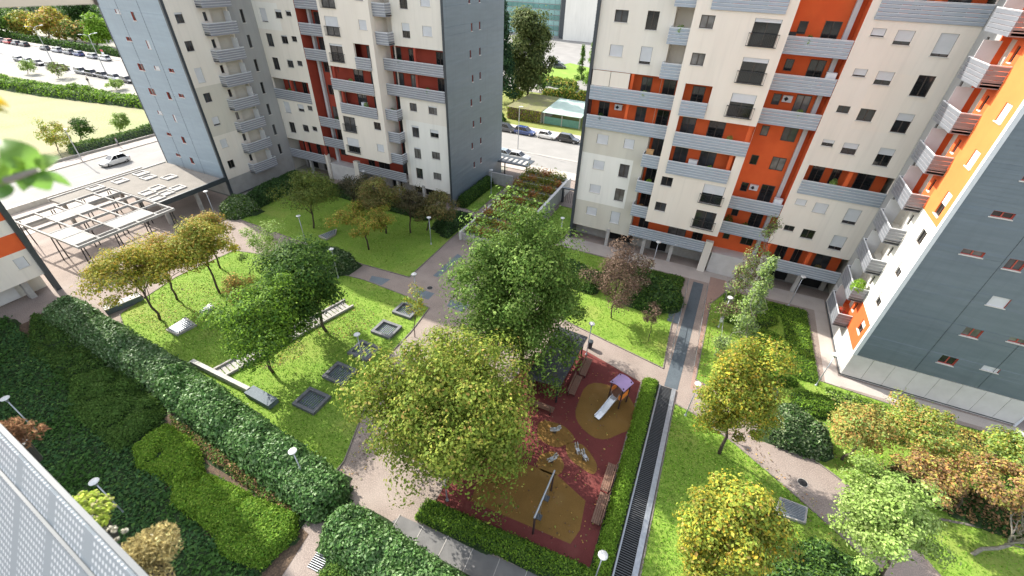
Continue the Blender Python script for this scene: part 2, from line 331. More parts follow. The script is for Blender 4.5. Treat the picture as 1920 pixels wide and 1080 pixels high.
def window(root, mir, f, u0, u1, z0, z1, shut=0., rail=False, frame=None, sill=True, depth=.15):
    fr = frame or m_frame; t = .06; b = MB(); d0, d1 = depth-.05, depth+.02
    b.fbox(f, u0, u0+t, z0, z1, d0, d1); b.fbox(f, u1-t, u1, z0, z1, d0, d1); b.fbox(f, u0+t, u1-t, z0, z0+t, d0, d1); b.fbox(f, u0+t, u1-t, z1-t, z1, d0, d1)
    if u1-u0 > .8: b.fbox(f, (u0+u1)/2-.04, (u0+u1)/2+.04, z0+t, z1-t, d0+.01, d1)
    win = b.build('window', fr, root, mirror=mir)
    r_ = rnd.random(); gm = m_glass[0 if r_ < .55 else 1 if r_ < .85 else 2]
    MB().fbox(f, u0+.01, u1-.01, z0+.01, z1-.01, depth, depth+.04).build('pane', gm, win, mirror=mir)
    if shut > 0:
        zb = z1-(z1-z0)*shut; s_ = MB(); n = max(2, int((z1-zb)/.11))
        for k in range(n):
            a, c = zb+(z1-zb)*k/n, zb+(z1-zb)*(k+1)/n
            s_.quad(f(u0+.03, a, .055), f(u1-.03, a, .055), f(u1-.03, c, .075), f(u0+.03, c, .075))
        s_.fbox(f, u0+.03, u1-.03, zb-.03, zb, .05, .08)
        s_.build('shutter', m_shutter, win, mirror=mir)
    if sill: MB().fbox(f, u0-.07, u1+.07, z0-.06, z0+.003, -.06, .1).build('sill', m_sill, win, mirror=mir)
    if rail:
        r = MB(); zt = z0+.98
        r.fbox(f, u0-.18, u1+.18, zt, zt+.05, -.20, -.14); r.fbox(f, u0-.18, u1+.18, z0-.02, z0+.03, -.20, -.14)
        n = int((u1-u0+.3)/.13)
        for k in range(n+1):
            x = u0-.17+(u1-u0+.34)*k/n; r.fbox(f, x-.011, x+.011, z0+.03, zt, -.18, -.16)
        r.fbox(f, u0-.18, u0-.14, zt, zt+.05, -.14, 0); r.fbox(f, u1+.14, u1+.18, zt, zt+.05, -.14, 0)
        r.build('railing', m_iron, win, mirror=mir)
    return win
BOARDS = {}
def balcony(root, mir, f, u0, u1, zf, dback, dfront, bm, side0=False, side1=False, slabm=None, top=1.08, nb=5):
    """slab from dback (inside) out to dfront; five boards, a handrail with posts; side returns where they show"""
    s_ = MB().fbox(f, u0, u1, zf-.30, zf, dfront+.10, dback)
    bal = s_.build('balcony', slabm or m_slab, root, mirror=mir)
    z0 = zf-.38; hgt = (zf+top-.06-z0)/nb
    def run(fn, a, c):
        for k in range(nb):
            MB().fbox(fn, a, c, z0+k*hgt+.014, z0+(k+1)*hgt-.05, 0, .035).fbox(fn, a, c, z0+(k+1)*hgt-.05, z0+(k+1)*hgt-.012, -.012, .035, 1).build('board', [bm, m_lip if bm is m_boardW else m_rail], bal, mirror=mir)
    ff = lambda u, z, d: f(u, z, dfront+d)
    run(ff, u0, u1)
    r = MB().fbox(ff, u0-.01, u1+.01, zf+top-.05, zf+top, -.015, .06)
    n = max(2, int((u1-u0)/1.3))
    for k in range(n+1):
        x = u0+.04+(u1-u0-.08)*k/n; r.fbox(ff, x-.02, x+.02, zf-.3, zf+top-.05, .04, .08)
    for flag, u, sg in ((side0, u0, 1), (side1, u1, -1)):
        if flag:
            L_ = dback-dfront
            fn = lambda v, z, d, u=u, sg=sg: f(u+sg*d, z, dfront+.04+v)
            run(fn, 0, L_-.05)
            r.fbox(fn, .02, L_-.05, zf+top-.05, zf+top, -.015, .06)
    r.build('handrail', m_rail, bal, mirror=mir)
    return bal

def block(mir, name, label, cat, acc, ltacc, sidem, bm, Fwin, wing_paint, wing_mats, basem):
    """one apartment block: five-bay front (y about 51), projecting wing (x from 16.7), siding-clad end walls.
    The left block is the mirror image of the right one."""
    mx = (lambda x: x) if mir is None else (lambda x: mir-x)
    root = thing(name, label, cat, (mx(3.0), 55, 0))
    fy = lambda y: (lambda u, z, d: (u, y+d, z))
    fx = lambda x: (lambda u, z, d: (x+d, u, z))
    B = lambda b, nm, m, **k: b.build(nm, m, root, mirror=mir, **k)
    NF = 11
    # core and roof
    c = MB(); c.box(-13.8, 16.7, 53.9, 67.8, 0, TOPZ-.3); c.box(17.3, 29.5, 39.6, 67.8, 0, TOPZ-.3); B(c, 'core', m_greige)
    c = MB(); c.box(-14.1, 29.6, 51.0, 68, TOPZ-.3, TOPZ); c.box(-4.7, 3.6, 49.9, 51.0, TOPZ-.3, TOPZ); c.box(16.6, 29.6, 38.9, 51.0, TOPZ-.3, TOPZ); B(c, 'roof', m_conc)
    # ground floor: recessed back wall, pillars
    c = MB(); wallmesh(c, fy(53.6), -13.8, 16.7, 0, 2.6, [(-9.5, -6.0, 0, 2.3, .25), (-3.6, -1.6, 0, 2.3, .25), (10.2, 12.6, 0, 2.35, .25), (13.9, 16.2, 0, 2.35, .25)], rev=0)
    B(c, 'ground_floor_wall', m_conc)
    for a_, e_ in ((-9.5, -6), (-3.6, -1.6), (10.2, 12.6), (13.9, 16.2)): B(MB().box(a_, e_, 53.86, 53.895, 0, 2.3), 'dark_gap', m_black)  # near-black sheets standing in for the darkness inside the wall gaps
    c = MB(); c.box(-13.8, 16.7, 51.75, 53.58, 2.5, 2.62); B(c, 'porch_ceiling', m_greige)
    for x in (-9.0, -4.3, -.9, 13.3): B(MB().box(x-.2, x+.2, 51.55, 51.95, 0, 2.49), 'pillar', m_paleconc)
    B(MB().box(2.65, 3.5, 51.12, 51.7, 0, 4.1), 'pillar', m_cream); B(MB().box(8.85, 9.38, 51.25, 51.8, 0, 4.1), 'pillar', m_cream)
    c = MB(); c.fbox(fy(51.35), 3.7, 8.7, 0, 2.7, .15, 1.9); B(c, 'plinth_wall', m_palestone)
    # inner accent wall
    c = MB(); wallmesh(c, fy(53.2), -13.8, 16.7, 2.62, TOPZ-.3, []); B(c, 'inner_wall', acc)
    def flat_door(u0, u1, z0, z1, y, shut):
        f = fy(y-.03); return window(root, mir, f, u0, u1, z0, z1, shut, depth=.02, sill=False)
    # ---- bay A
    fA = fy(51.7); holes = []; wins = []
    for k in range(NF):
        if k in (4, 5): holes.append((-13.8, -6.4, FL(k)-.02, FL(k)+2.62, .3)); continue
        tall = k not in (3,)
        wins.append((-12.25, -10.9, FL(k)+1.0, FL(k)+2.05, Fwin['a1'].get(k, rnd.choice([0, 0, .4, 1]))))
        wins.append((-9.05, -7.9, FL(k)+(.55 if tall else 1.0), FL(k)+2.15 if tall else FL(k)+2.05, Fwin['a2'].get(k, rnd.choice([0, .3, 1]))))
    holes += [x[:4] for x in wins]
    def paintA(u, z):
        if mir is None: return 1 if (FL(3)-.3 < z < FL(4) or z < FL(1)-.3) or (u > -7.6 and z < FL(4)) else 2 if z < FL(4) else 0
        return 2 if (z < FL(3)-.4 and u < -7) else 0
    c = MB(); wallmesh(c, fA, -13.8, -6.4, 2.1, TOPZ-.3, holes, paintA, extra_z=[FL(k)-.3 for k in range(NF)], extra_u=(-7.6, -7))
    c.quad((-13.8, 51.7, 2.1), (-13.8, 53.5, 2.1), (-6.4, 53.5, 2.1), (-6.4, 51.7, 2.1))
    for z0, z1 in ((2.1, FL(4)-.02), (FL(5)+2.62, TOPZ-.3)): c.quad((-6.4, 51.7, z0), (-6.4, 53.2, z0), (-6.4, 53.2, z1), (-6.4, 51.7, z1), 0)
    B(c, 'wall', [m_cream, m_greige, m_white])
    for x in wins: window(root, mir, fA, *x)
    for k in (4, 5):
        balcony(root, mir, fA, -13.75, -4.65, FL(k), 1.45, -.28, bm)
        B(MB().box(-9.55, -9.25, 51.75, 52.1, FL(k), FL(k)+2.62), 'pillar', ltacc)
        for (a, e) in ((-12.9, -11.7), (-8.6, -7.5), (-6.3, -5.0)): flat_door(a, e, FL(k), FL(k)+2.2, 53.2, rnd.choice([0, 0, 1, .5]))
    if mir is None:
        for i, (a, e) in enumerate(((-13.7, -11.75), (-11.7, -9.65))):
            B(MB().box(a, e, 51.5, 51.53, FL(5)+1.1, FL(5)+2.6), 'sun_blind', m_pink)
    # ---- bay B balconies
    for k in (1, 2, 3, 6, 7, 8, 9, 10):
        balcony(root, mir, fy(51.7), -6.55, -4.66, FL(k), 1.45, -1.2, bm, side0=True)
        flat_door(-6.1, -4.8, FL(k), FL(k)+2.25, 53.2, 0)
        B(MB().box(-6.38, -4.62, 51.72, 53.15, FL(k)-.29, FL(k)-.02), 'loggia_floor', m_slab)
    B(MB().box(-6.4, -4.6, 53.12, 53.19, FL(6)-.3, TOPZ-.4), 'loggia_wall', m_cream)
    # ---- bay C (projects)
    fC = fy(50.0); holes = []; wins = []; logs = {3: (-3.7, 2.7), 4: (-3.7, 3.55), 5: (-3.85, -1.3), 8: (-3.3, 2.8)}
    for k in range(1, NF):
        if k in logs: holes.append((*logs[k], FL(k)-.02, FL(k)+2.62, .3))
        if k in (3, 4, 8): continue
        if k != 5: wins.append((-3.9, -2.7, FL(k)+1.2, FL(k)+2.25, Fwin['cs'].get(k, 0), False))
        wins.append((.6, 2.75, FL(k)+.15, FL(k)+2.3, Fwin['cf'].get(k, .3), True))
    holes += [x[:4] for x in wins]
    c = MB(); wallmesh(c, fC, -4.6, 3.55, FL(1)-.42, TOPZ-.3, holes)
    zb = FL(1)-.42
    c.quad((-4.6, 50, zb), (-4.6, 53.2, zb), (3.55, 53.2, zb), (3.55, 50, zb))
    c.quad((-4.6, 50, zb), (-4.6, 50, TOPZ-.3), (-4.6, 53.2, TOPZ-.3), (-4.6, 53.2, zb))
    for z0, z1 in ((zb, FL(4)-.02), (FL(4)+2.62, TOPZ-.3)): c.quad((3.55, 50, z0), (3.55, 53.2, z0), (3.55, 53.2, z1), (3.55, 50, z1))
    B(c, 'wall', m_pink)
    for x in wins: window(root, mir, fC, *x[:5], rail=x[5])
    for k, (a, e) in logs.items():
        balcony(root, mir, fC, a+.02, e-.02, FL(k), 1.7, -.13, bm)
        B(MB().box(a-.3, e+(.3 if k != 4 else 0), 51.7, 51.75, FL(k)-.3, FL(k)+2.7), 'loggia_wall', acc)
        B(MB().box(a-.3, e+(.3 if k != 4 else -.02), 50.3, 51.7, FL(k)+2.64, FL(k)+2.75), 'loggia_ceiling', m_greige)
        ds = ((a+.7, a+1.9),) if e-a < 3 else ((a+.3, a+1.7), (a+3.0, a+4.6))
        for (p, q) in ds: flat_door(p, q, FL(k), FL(k)+2.2, 51.7, rnd.choice([0, 0, 1]))
        if e-a > 3: B(MB().box(e-.55, e-.2, 50.3, 50.65, FL(k), FL(k)+2.64), 'pillar', ltacc)
    # ---- floor 0 balconies under C and E
    balcony(root, mir, fy(51.2), -6.35, 2.62, FL(0), 1.9, 0, bm)
    for (a, e) in ((-5.6, -4.4), (-1.9, .2), (1, 2.2)): flat_door(a, e, FL(0), FL(0)+2.1, 53.2, rnd.choice([0, 1]))
    # ---- bay D (recess)
    for k in range(NF):
        flat_door(4.35, 5.05, FL(k)+1.1, FL(k)+2.1, 53.2, rnd.choice([0, .3, 1, 1]))
        flat_door(6.35, 7.65, FL(k)+(.05 if k in (1, 2, 5, 6, 7) else .9), FL(k)+2.25, 53.2, rnd.choice([0, .55, 1]))
        if k in (1, 2, 5, 6, 7, 9, 10): balcony(root, mir, fy(53.2), 3.6, 8.76, FL(k), -.02, -1.95, bm)
    B(MB().box(8.0, 8.4, 52.7, 53.15, 2.7, TOPZ-.4), 'pilaster', m_shutter)
    # ---- bay E
    fE = fy(51.2); holes = []; wins = []
    for k in range(1, NF):
        if k in (3, 8): holes.append((9.45, 16.68, FL(k)-.02, FL(k)+2.6, .3)); continue
        o = 0 if mir is None else .25
        wins.append((14.35, 15.55, FL(k)+.45+o, FL(k)+2.1+o, Fwin['eb'].get(k, .5)))
        wins.append((11.45, 12.65, FL(k)+1.05+o, FL(k)+2.1+o, Fwin['em'].get(k, .3)))
        wins.append((9.68, 10.65, FL(k)+1.5+o*.8, FL(k)+2.12+o, Fwin['es'].get(k, .2)))
    holes += [x[:4] for x in wins]
    def paintE(u, z):
        if mir is not None: return 2 if (FL(6)-.2 < z < FL(7) and u > 12) else 0
        return 3 if (11.3 < u < 15.9 and FL(5)+.3 < z < FL(6)+2.0 and not (u > 14.9 and z < FL(6))) else 1
    c = MB(); zb = FL(1)-.36
    wallmesh(c, fE, 8.8, 16.7, zb, TOPZ-.3, holes, paintE, extra_u=(11.3, 12, 14.9, 15.9), extra_z=(FL(5)+.3, FL(6), FL(6)+2.0, FL(6)-.2, FL(7)))
    c.quad((8.8, 51.2, zb), (8.8, 53.2, zb), (16.7, 53.2, zb), (16.7, 51.2, zb))
    c.quad((8.8, 51.2, zb), (8.8, 51.2, TOPZ-.3), (8.8, 53.2, TOPZ-.3), (8.8, 53.2, zb), 4)
    B(c, 'wall', [m_cream, m_eclay, m_white, m_pink, acc])
    for x in wins: window(root, mir, fE, *x)
    for k in (0, 3, 8):
        balcony(root, mir, fE, 9.42 if k else 9.4, 16.66, FL(k), 1.95, -.10, bm)
        B(MB().box(13.0, 13.35, 51.4, 51.75, FL(k), FL(k)+2.6), 'pillar', ltacc)
        B(MB().box(8.86, 9.2, 51.24, 51.6, FL(k)+1.1, FL(k)+2.6), 'pillar', ltacc)
        for (a, e) in ((10.2, 11.3), (12.0, 12.8), (14.2, 15.7)): flat_door(a, e, FL(k), FL(k)+2.15, 53.2, rnd.choice([0, 0, 1]))
    # ---- end wall beside bay A: siding on a blade that reaches the ground
    c = MB(); holes = []
    for k in range(NF):
        for y in ((57.5, 60.2) if k % 2 else (58.0, 60.2)): holes.append((y, y+.42, FL(k)+1.15, FL(k)+2.05))
    fS = fx(-14.12); wallmesh(c, fS, 51.45, 67.9, 0, TOPZ-.1, holes, course=.30)
    c.box(-14.11, -13.82, 51.42, 51.7, 0, TOPZ-.1, 1); c.box(-13.98, -13.8, 51.7, 67.9, 0, TOPZ-.1, 1)
    B(c, 'side_wall', [sidem, m_dark])
    for h in holes: window(root, mir, fS, *h, 0, frame=m_redrev, sill=True, depth=.12)
    # ---- wing, inner face
    fW = fx(16.7); holes = []; wins = []
    for k in range(NF):
        z = FL(k)
        wins.append((40.0, 41.0, z+(.6 if k == 4 else 1.2), z+2.35, Fwin['w'].get(k, rnd.choice([0, .4, 1]))))
        wins.append((43.6, 44.1, z+1.2, z+2.2, 0)); wins.append((49.0, 49.5, z+.6, z+2.2, 0))
        holes.append((44.6, 47.0, z-.02, z+2.45, .9))
    holes += [x[:4] for x in wins]
    zb = 2.75
    c = MB(); wallmesh(c, fW, 38.9, 51.18, zb, TOPZ-.3, holes, wing_paint, extra_u=(43.0, 47.2), extra_z=(5.8, FL(2)-.1, FL(4)+.1))
    B(c, 'wing_wall', wing_mats)
    for x in wins: window(root, mir, fW, *x)
    for k in range(NF):
        z = FL(k)
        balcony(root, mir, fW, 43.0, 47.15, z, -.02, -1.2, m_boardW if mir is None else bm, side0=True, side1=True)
        B(MB().fbox(fW, 44.6, 47.0, z-.02, z+2.45, .9, .95), 'loggia_wall', m_grey)
        window(root, mir, lambda u, zz, d: (17.52+d, u, zz), 44.9, 46.0, z, z+2.2, rnd.choice([0, 0, 1]), depth=.02, sill=False)
        B(MB().fbox(fW, 46.5, 46.56, z, z+2.2, -1.1, -.02), 'glass_screen', m_shutter)
    # wing base and end wall
    c = MB(); c.box(16.72, 29.5, 38.98, 51.2, 0, 2.74); B(c, 'wing_base', basem)
    c = MB(); c.box(16.62, 29.6, 38.93, 38.975, .12, .2); c.box(16.62, 16.715, 38.93, 51, .12, .2); B(c, 'plinth_line', m_dark)
    for k in range(8):
        B(MB().box(16.74+k*1.6, 16.74+k*1.6+1.575, 38.90, 38.975, .24, 2.68), 'stone_panel', basem)
    fB = fy(38.9); Wd = Fwin['blue']; holes = []
    for k, L_ in Wd.items():
        for (a, e, kind) in L_:
            z = FL(k); holes.append((a, e, z+{'w': 1.75, 's': 1.3, 't': 1.15}[kind], z+{'w': 2.2, 's': 2.15, 't': 2.1}[kind]))
    c = MB(); wallmesh(c, fB, 16.95, 29.45, 2.75, TOPZ-.1, holes, course=.30, rev=1)
    c.quad((16.7, 38.9, 2.75), (29.5, 38.9, 2.75), (29.5, 39.3, 2.75), (16.7, 39.3, 2.75))
    for xs in (21.2, 25.6): c.box(xs-.012, xs+.012, 38.872, 38.9, 2.75, TOPZ-.1, 2)
    B(c, 'end_wall', [sidem if mir is None else m_sideflare, m_redrev, m_dark])
    c = MB(); c.box(16.66, 16.95, 38.84, 39.2, 2.7 if mir is None else 0, TOPZ-.1); c.box(29.45, 29.62, 38.85, 39.2, 0, TOPZ-.1); B(c, 'corner_trim', m_rail if mir is None else m_dark)
    for h in holes: window(root, mir, fB, *h, rnd.choice([0, 0, 0, 1]), frame=m_redrev, sill=True, depth=.14)
    c = MB(); c.box(29.3, 29.5, 39.2, 67.9, 0, TOPZ-.1); B(c, 'side_wall', sidem)
    return root
m_eclay = surf('clay_grey_render', (.79, .72, .63), (.75, .68, .59), .6, .9, .15, stain=.20, streak=.20, stretch=(1, 1, .25))
FR = dict(a1={0: 1, 1: 1, 2: 1, 3: 1, 6: 1, 7: 0}, a2={0: 1, 1: 0, 2: 0, 3: 1, 6: .82, 7: 0}, cs={}, cf={1: 0, 2: .45, 5: .35, 6: .15, 7: .12},
          eb={1: .75, 2: .78, 4: .35, 5: .35, 6: 0, 7: .86}, em={1: 0, 2: 1, 4: .45, 5: 0, 6: .62, 7: .72}, es={1: 0, 2: 1, 4: .45, 5: 0, 6: .75, 7: .8}, w={6: 1, 5: 1, 4: .5},
          blue={0: [(22.1, 23.2, 's'), (24.8, 25.9, 'w')], 1: [(22.1, 23.2, 's'), (24.8, 25.9, 'w')], 2: [(22.1, 23.2, 's'), (27.2, 28.2, 's')], 3: [(18.7, 20.0, 'w'), (21.4, 22.4, 's')],
                4: [(18.8, 20.0, 'w'), (22.4, 23.0, 't')], 5: [(19, 20, 's'), (23, 24, 'w')], 6: [(19, 20, 'w')], 7: [(22, 23, 's')], 8: []})
FM = dict(a1={0: 0, 1: 0, 2: .4, 3: .12, 6: 1, 7: 1}, a2={0: 0, 1: .1, 2: .15, 3: 0, 6: .5, 7: .3}, cs={1: 1, 2: 0, 6: 1}, cf={1: .55, 2: 0, 5: .1, 6: .5, 7: 0},
          eb={1: 0, 2: .95, 4: 0, 5: 0, 6: .92}, em={1: 0, 2: .6, 4: .1, 5: .1, 6: .25}, es={1: 0, 2: 0, 4: 0, 5: 0, 6: .2}, w={0: 0, 1: 1, 2: .8, 3: 0, 4: 1, 5: 0, 6: .15},
          blue={6: [(25.4, 26.4, 'w'), (22.7, 23.3, 't')], 5: [(25.4, 26.5, 'w'), (22.0, 22.6, 't')], 4: [(25.3, 26.5, 's'), (22, 23, 'w'), (19.1, 20.1, 'w')], 3: [(25.1, 26.4, 's'), (21.9, 22.6, 't'), (19, 20.1, 'w')],
                2: [(25.5, 26.5, 'w'), (22.8, 23.3, 't')], 1: [(25.5, 26.5, 'w'), (22.7, 23.4, 't')], 0: [(25.4, 26.4, 'w'), (22.7, 23.4, 't')]})
def wpR(u, z):
    if u > 47.2: return 3
    if u > 43.0: return 1 if z > 15.3 or z < 5.8 else 0
    return 2 if z > 15.3 else 1 if z < 5.8 else 0
def wpL(u, z):
    if u > 47.2: return 3
    return 1 if FL(2)-.1 < z < FL(4)+.1 else 0
block(None, 'apartment_block', 'orange and cream apartment block with dark blue end wall on the right', 'building', m_orange, m_orange, m_siding, m_board, FR, wpR, [m_white, m_orange, m_sunorange, m_grey], m_palestone)
block(-46.4, 'apartment_block', 'dark red and cream apartment block with pale blue tower wall on the left', 'building', m_red, m_red, m_siding, m_boardM, FM, wpL, [m_cream, m_greige, m_cream, m_grey], m_stone)

# building at the left edge of the picture
lb = thing('apartment_block', 'orange banded block with dark corner post cut by the left edge', 'building', (-66, 0, 0))
fl = lambda u, z, d: (-59.6-d, u, z)
hol = [(13.2, 14.1, 3.5, 4.6), (10.6, 12.0, 6.8, 7.9), (7.0, 8.4, 3.5, 4.6)]+[(12.2, 13.4, FL(k)+1.1, FL(k)+2.2) for k in range(2, 11)]
c = MB(); wallmesh(c, fl, -30, 14.6, 2.1, 36.6, hol, lambda u, z: 1 if 5.2 < z < 7.0 or 8.4 < z < 11 else 0, extra_z=(5.2, 7.0, 8.4, 11))
c.quad((-59.6, -30, 2.1), (-59.6, 14.6, 2.1), (-61.2, 14.6, 2.1), (-61.2, -30, 2.1)); c.build('wall', [m_cream, m_orange], lb)
for h in hol: window(lb, None, fl, *h, rnd.choice([0, 0, 1]))
MB().box(-73, -61.2, -30, 14.6, 0, 36.6).build('core', m_greige, lb); MB().box(-73.2, -59.4, -30, 14.9, 36.6, 36.9).build('roof', m_conc, lb)
MB().box(-59.9, -59.3, 14.6, 15.05, 0, 36.6).build('corner_post', m_dark, lb)
for y in (3.2, 8.2, 12.9): MB().box(-61.18, -61.05, y-4.4, y-.6, .1, 1.95).build('ground_floor_panel', m_palestone, lb)
for y in (3.2, 8.2, 12.9): MB().box(-60.6, -59.9, y-.25, y+.25, 0, 2.1).build('pillar', m_conc, lb)

# ------------------------------------------------------------------ foliage
def leafmesh(name, P, Nrm, size, cols, mat, parent=None, origin=None, aspect=.6, kind=None):
    """one folded rhombic leaf (two triangles each side of the midrib) per point"""
    n = len(P); P = np.asarray(P, float); Nrm = np.asarray(Nrm, float)
    Nrm = Nrm/(np.linalg.norm(Nrm, axis=1, keepdims=True)+1e-9)
    t = rng.normal(size=(n, 3)); t -= (t*Nrm).sum(1, keepdims=True)*Nrm; t /= np.linalg.norm(t, axis=1, keepdims=True)+1e-9
    b = np.cross(Nrm, t); s_ = (np.asarray(size)*np.exp(rng.normal(0, .22, n)))[:, None]
    a = aspect
    V = np.stack([P-t*s_*.5, P+b*s_*.5*a+Nrm*s_*.10, P+t*s_*.5, P-b*s_*.5*a+Nrm*s_*.10], 1).reshape(-1, 3)
    o_ = BASE[parent.name] if parent is not None else np.array(origin, float)
    V = V-o_
    me = bpy.data.meshes.new(name); me.vertices.add(4*n); me.vertices.foreach_set('co', V.astype(np.float32).ravel())
    idx = np.arange(4*n).reshape(n, 4); tri = np.concatenate([idx[:, [0, 1, 2]], idx[:, [0, 2, 3]]], 1).ravel()
    me.loops.add(6*n); me.loops.foreach_set('vertex_index', tri.astype(np.int32))
    me.polygons.add(2*n); me.polygons.foreach_set('loop_start', np.arange(0, 6*n, 3, dtype=np.int32)); me.polygons.foreach_set('loop_total', np.full(2*n, 3, np.int32))
    ca = me.color_attributes.new('Col', 'FLOAT_COLOR', 'POINT'); c4 = np.ones((4*n, 4), np.float32); c4[:, :3] = np.repeat(np.clip(np.asarray(cols)*1.3*np.array([.93, 1.0, .86]), .004, .9), 4, 0)
    ca.data.foreach_set('color', c4.ravel()); me.materials.append(mat); me.update(); me.validate()
    o = link(name, me, parent, origin)
    if kind: o['kind'] = kind
    return o
def colmix(n, cols, jit=.18):
    """cols: list of (rgb, weight); leaf by leaf colour with brightness jitter"""
    w_ = np.array([c[1] for c in cols], float); w_ /= w_.sum(); k = rng.choice(len(cols), n, p=w_)
    return np.array([c[0] for c in cols])[k]*np.exp(rng.normal(0, jit, (n, 1)))
GREEN = [((.075, .135, .028), 5), ((.055, .105, .022), 4), ((.12, .18, .035), 2)]
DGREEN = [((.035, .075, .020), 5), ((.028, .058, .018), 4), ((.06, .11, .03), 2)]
GREY = [((.14, .18, .10), 4), ((.20, .23, .14), 3), ((.09, .13, .06), 3)]
MAPLE = [((.105, .165, .036), 5), ((.16, .215, .06), 3), ((.065, .115, .024), 4)]
YGREEN = [((.22, .24, .04), 5), ((.16, .20, .035), 4), ((.30, .27, .06), 3), ((.36, .22, .08), 1.2)]
YG2 = [((.17, .21, .04), 5), ((.12, .17, .03), 5), ((.24, .25, .05), 3), ((.30, .22, .08), .8)]
YELLOW = [((.34, .27, .035), 5), ((.26, .24, .035), 4), ((.40, .25, .035), 2), ((.16, .18, .03), 2)]
AUTUMN = [((.24, .24, .045), 5), ((.34, .21, .05), 2), ((.17, .20, .04), 4), ((.40, .26, .08), 1.5)]
ORANGE = [((.38, .23, .08), 4), ((.34, .27, .09), 3), ((.25, .26, .07), 4), ((.42, .19, .08), 1.5)]
RUST = [((.24, .13, .08), 4), ((.32, .19, .10), 3), ((.17, .11, .07), 3)]
BROWN = [((.15, .095, .08), 4), ((.20, .13, .11), 3), ((.10, .065, .055), 3)]
PALE = [((.22, .29, .09), 5), ((.17, .24, .06), 4), ((.28, .33, .13), 3)]
LIME = [((.16, .26, .03), 5), ((.12, .20, .025), 4), ((.22, .31, .05), 2)]
def limb(b, p0, p1, r0, r1, rr, seg=4, wob=.05):
    p0, p1 = np.array(p0, float), np.array(p1, float); L_ = np.linalg.norm(p1-p0)
    pts = [p0+(p1-p0)*k/seg+(np.array([rr.gauss(0, 1), rr.gauss(0, 1), rr.gauss(0, .5)+sin(pi*k/seg)])*L_*wob if 0 < k < seg else 0) for k in range(seg+1)]
    b.tube(pts, [r0+(r1-r0)*k/seg for k in range(seg+1)], 6)
def tree(name, label, base, box, cols, n=6000, leaf=.28, clumps=26, shape='round', trunk=.16, bark=None, mat=None, hollow=.45, spread=.34, group=None, top_cols=None, rzmax=9, lean=(0, 0), bunch=False, base_world=None):
    """base: photo pixel of the trunk foot on the ground; box: the crown's outline in photo pixels, at the foot's own distance"""
    rr = random.Random(sum(map(ord, label))); B0 = G(*base) if base_world is None else np.array(base_world, float); cx, cy = (box[0]+box[2])/2, (box[1]+box[3])/2
    lo, hi = 0., 27.
    for _ in range(40):
        z = (lo+hi)/2
        if proj((B0[0], B0[1], z))[1] > cy: lo = z
        else: hi = z
    px, py, dep = proj((B0[0], B0[1], z)); C = np.array([B0[0], B0[1], z])+CR*np.array([1, 1, 0])*(cx-px)*dep/FPX
    rx = (box[2]-box[0])/2*dep/FPX; hv = (box[3]-box[1])/2*dep/FPX
    ang = atan2(H-z, np.hypot(*C[:2])); rz = sqrt(max((hv**2-(rx*sin(ang))**2), (.3*hv)**2))/cos(ang); rz = min(rz, rzmax, C[2]-.4 if C[2] > 1.2 else 1)
    t = thing(name, label, 'tree', (B0[0], B0[1], 0), group)
    # clump centres
    K = int(clumps*1.5); n = int(n*1.55); leaf = leaf*.82; spread = spread*.86; cen = []; rad = []; ph_ = rng.uniform(0, 6.28, 3)
    while len(cen) < K:
        v = rng.normal(size=3); v /= np.linalg.norm(v); r = rng.uniform(hollow, .86)
        p = v*r*(1+.16*sin(3*atan2(v[1], v[0])+ph_[0])+.12*sin(5*atan2(v[1], v[0])+ph_[1])+.10*sin(4*v[2]*2+ph_[2]))
        if shape == 'spread': p[2] = p[2]*.6+.25*(1-p[0]**2-p[1]**2)
        if shape == 'cone':
            zz = rng.uniform(-1, 1); q = (1-zz)/2*.95+.05; a_ = rng.uniform(0, 2*pi); p = np.array([cos(a_)*q*r, sin(a_)*q*r, zz])
        if shape == 'egg' and p[2] > 0: p[:2] *= 1-.40*p[2]; p[2] *= 1.12
        cen.append(C+p*np.array([rx, rx, rz])); rad.append(spread*rng.uniform(.5, 1.35)*(.75 if shape == 'cone' and p[2] > .3 else 1))
    cen = np.array(cen); rad = np.array(rad)*min(rx, max(rz, rx*.45))
    k = rng.integers(0, K, n); d = rng.normal(size=(n, 3)); d /= np.linalg.norm(d, axis=1, keepdims=True)
    rr_ = rng.uniform(.35, 1.05, n)**.6 if not bunch else rng.uniform(.55, 1.0, n)
    P = cen[k]+d*(rad[k]*rr_)[:, None]*np.array([1.15, 1.15, .8]); Nn = d*(1.6 if bunch else 1)+np.array([0, 0, .7])+rng.normal(0, .45, (n, 3))
    ns = n//10; sv = rng.normal(size=(ns, 3)); sv /= np.linalg.norm(sv, axis=1, keepdims=True)     # stray leaves between the clumps
    if shape in ('round', 'egg'): P[:ns] = C+sv*rng.uniform(.3, .78, (ns, 1))*np.array([rx, rx, rz])*np.where(sv[:, 2:3] > 0, 1-.35*sv[:, 2:3]*(shape == 'egg'), 1)
    P += rng.normal(0, leaf*.6, (n, 3))
    out = (P-C)/np.array([rx, rx, rz]); Nn += out*.5
    cc = colmix(n, cols)*(np.exp(rng.normal(0, .13, K))[k])[:, None]
    if top_cols:
        hgt = np.clip(out[:, 2]*.6+.4+rng.normal(0, .25, n)+(rng.normal(0, .25, K))[k], 0, 1)[:, None]; cc = cc*(1-hgt)+colmix(n, top_cols)*hgt
    leafmesh('crown', P, Nn, leaf, cc, mat or LEAF, t)
    b = MB(); zt = max(C[2]-rz*.25, .6)
    tx, ty = C[0]+(B0[0]-C[0])*.35+lean[0], C[1]+(B0[1]-C[1])*.35+lean[1]
    limb(b, (B0[0], B0[1], -.05), (tx, ty, zt), trunk, trunk*.6, rr, 6, .018)
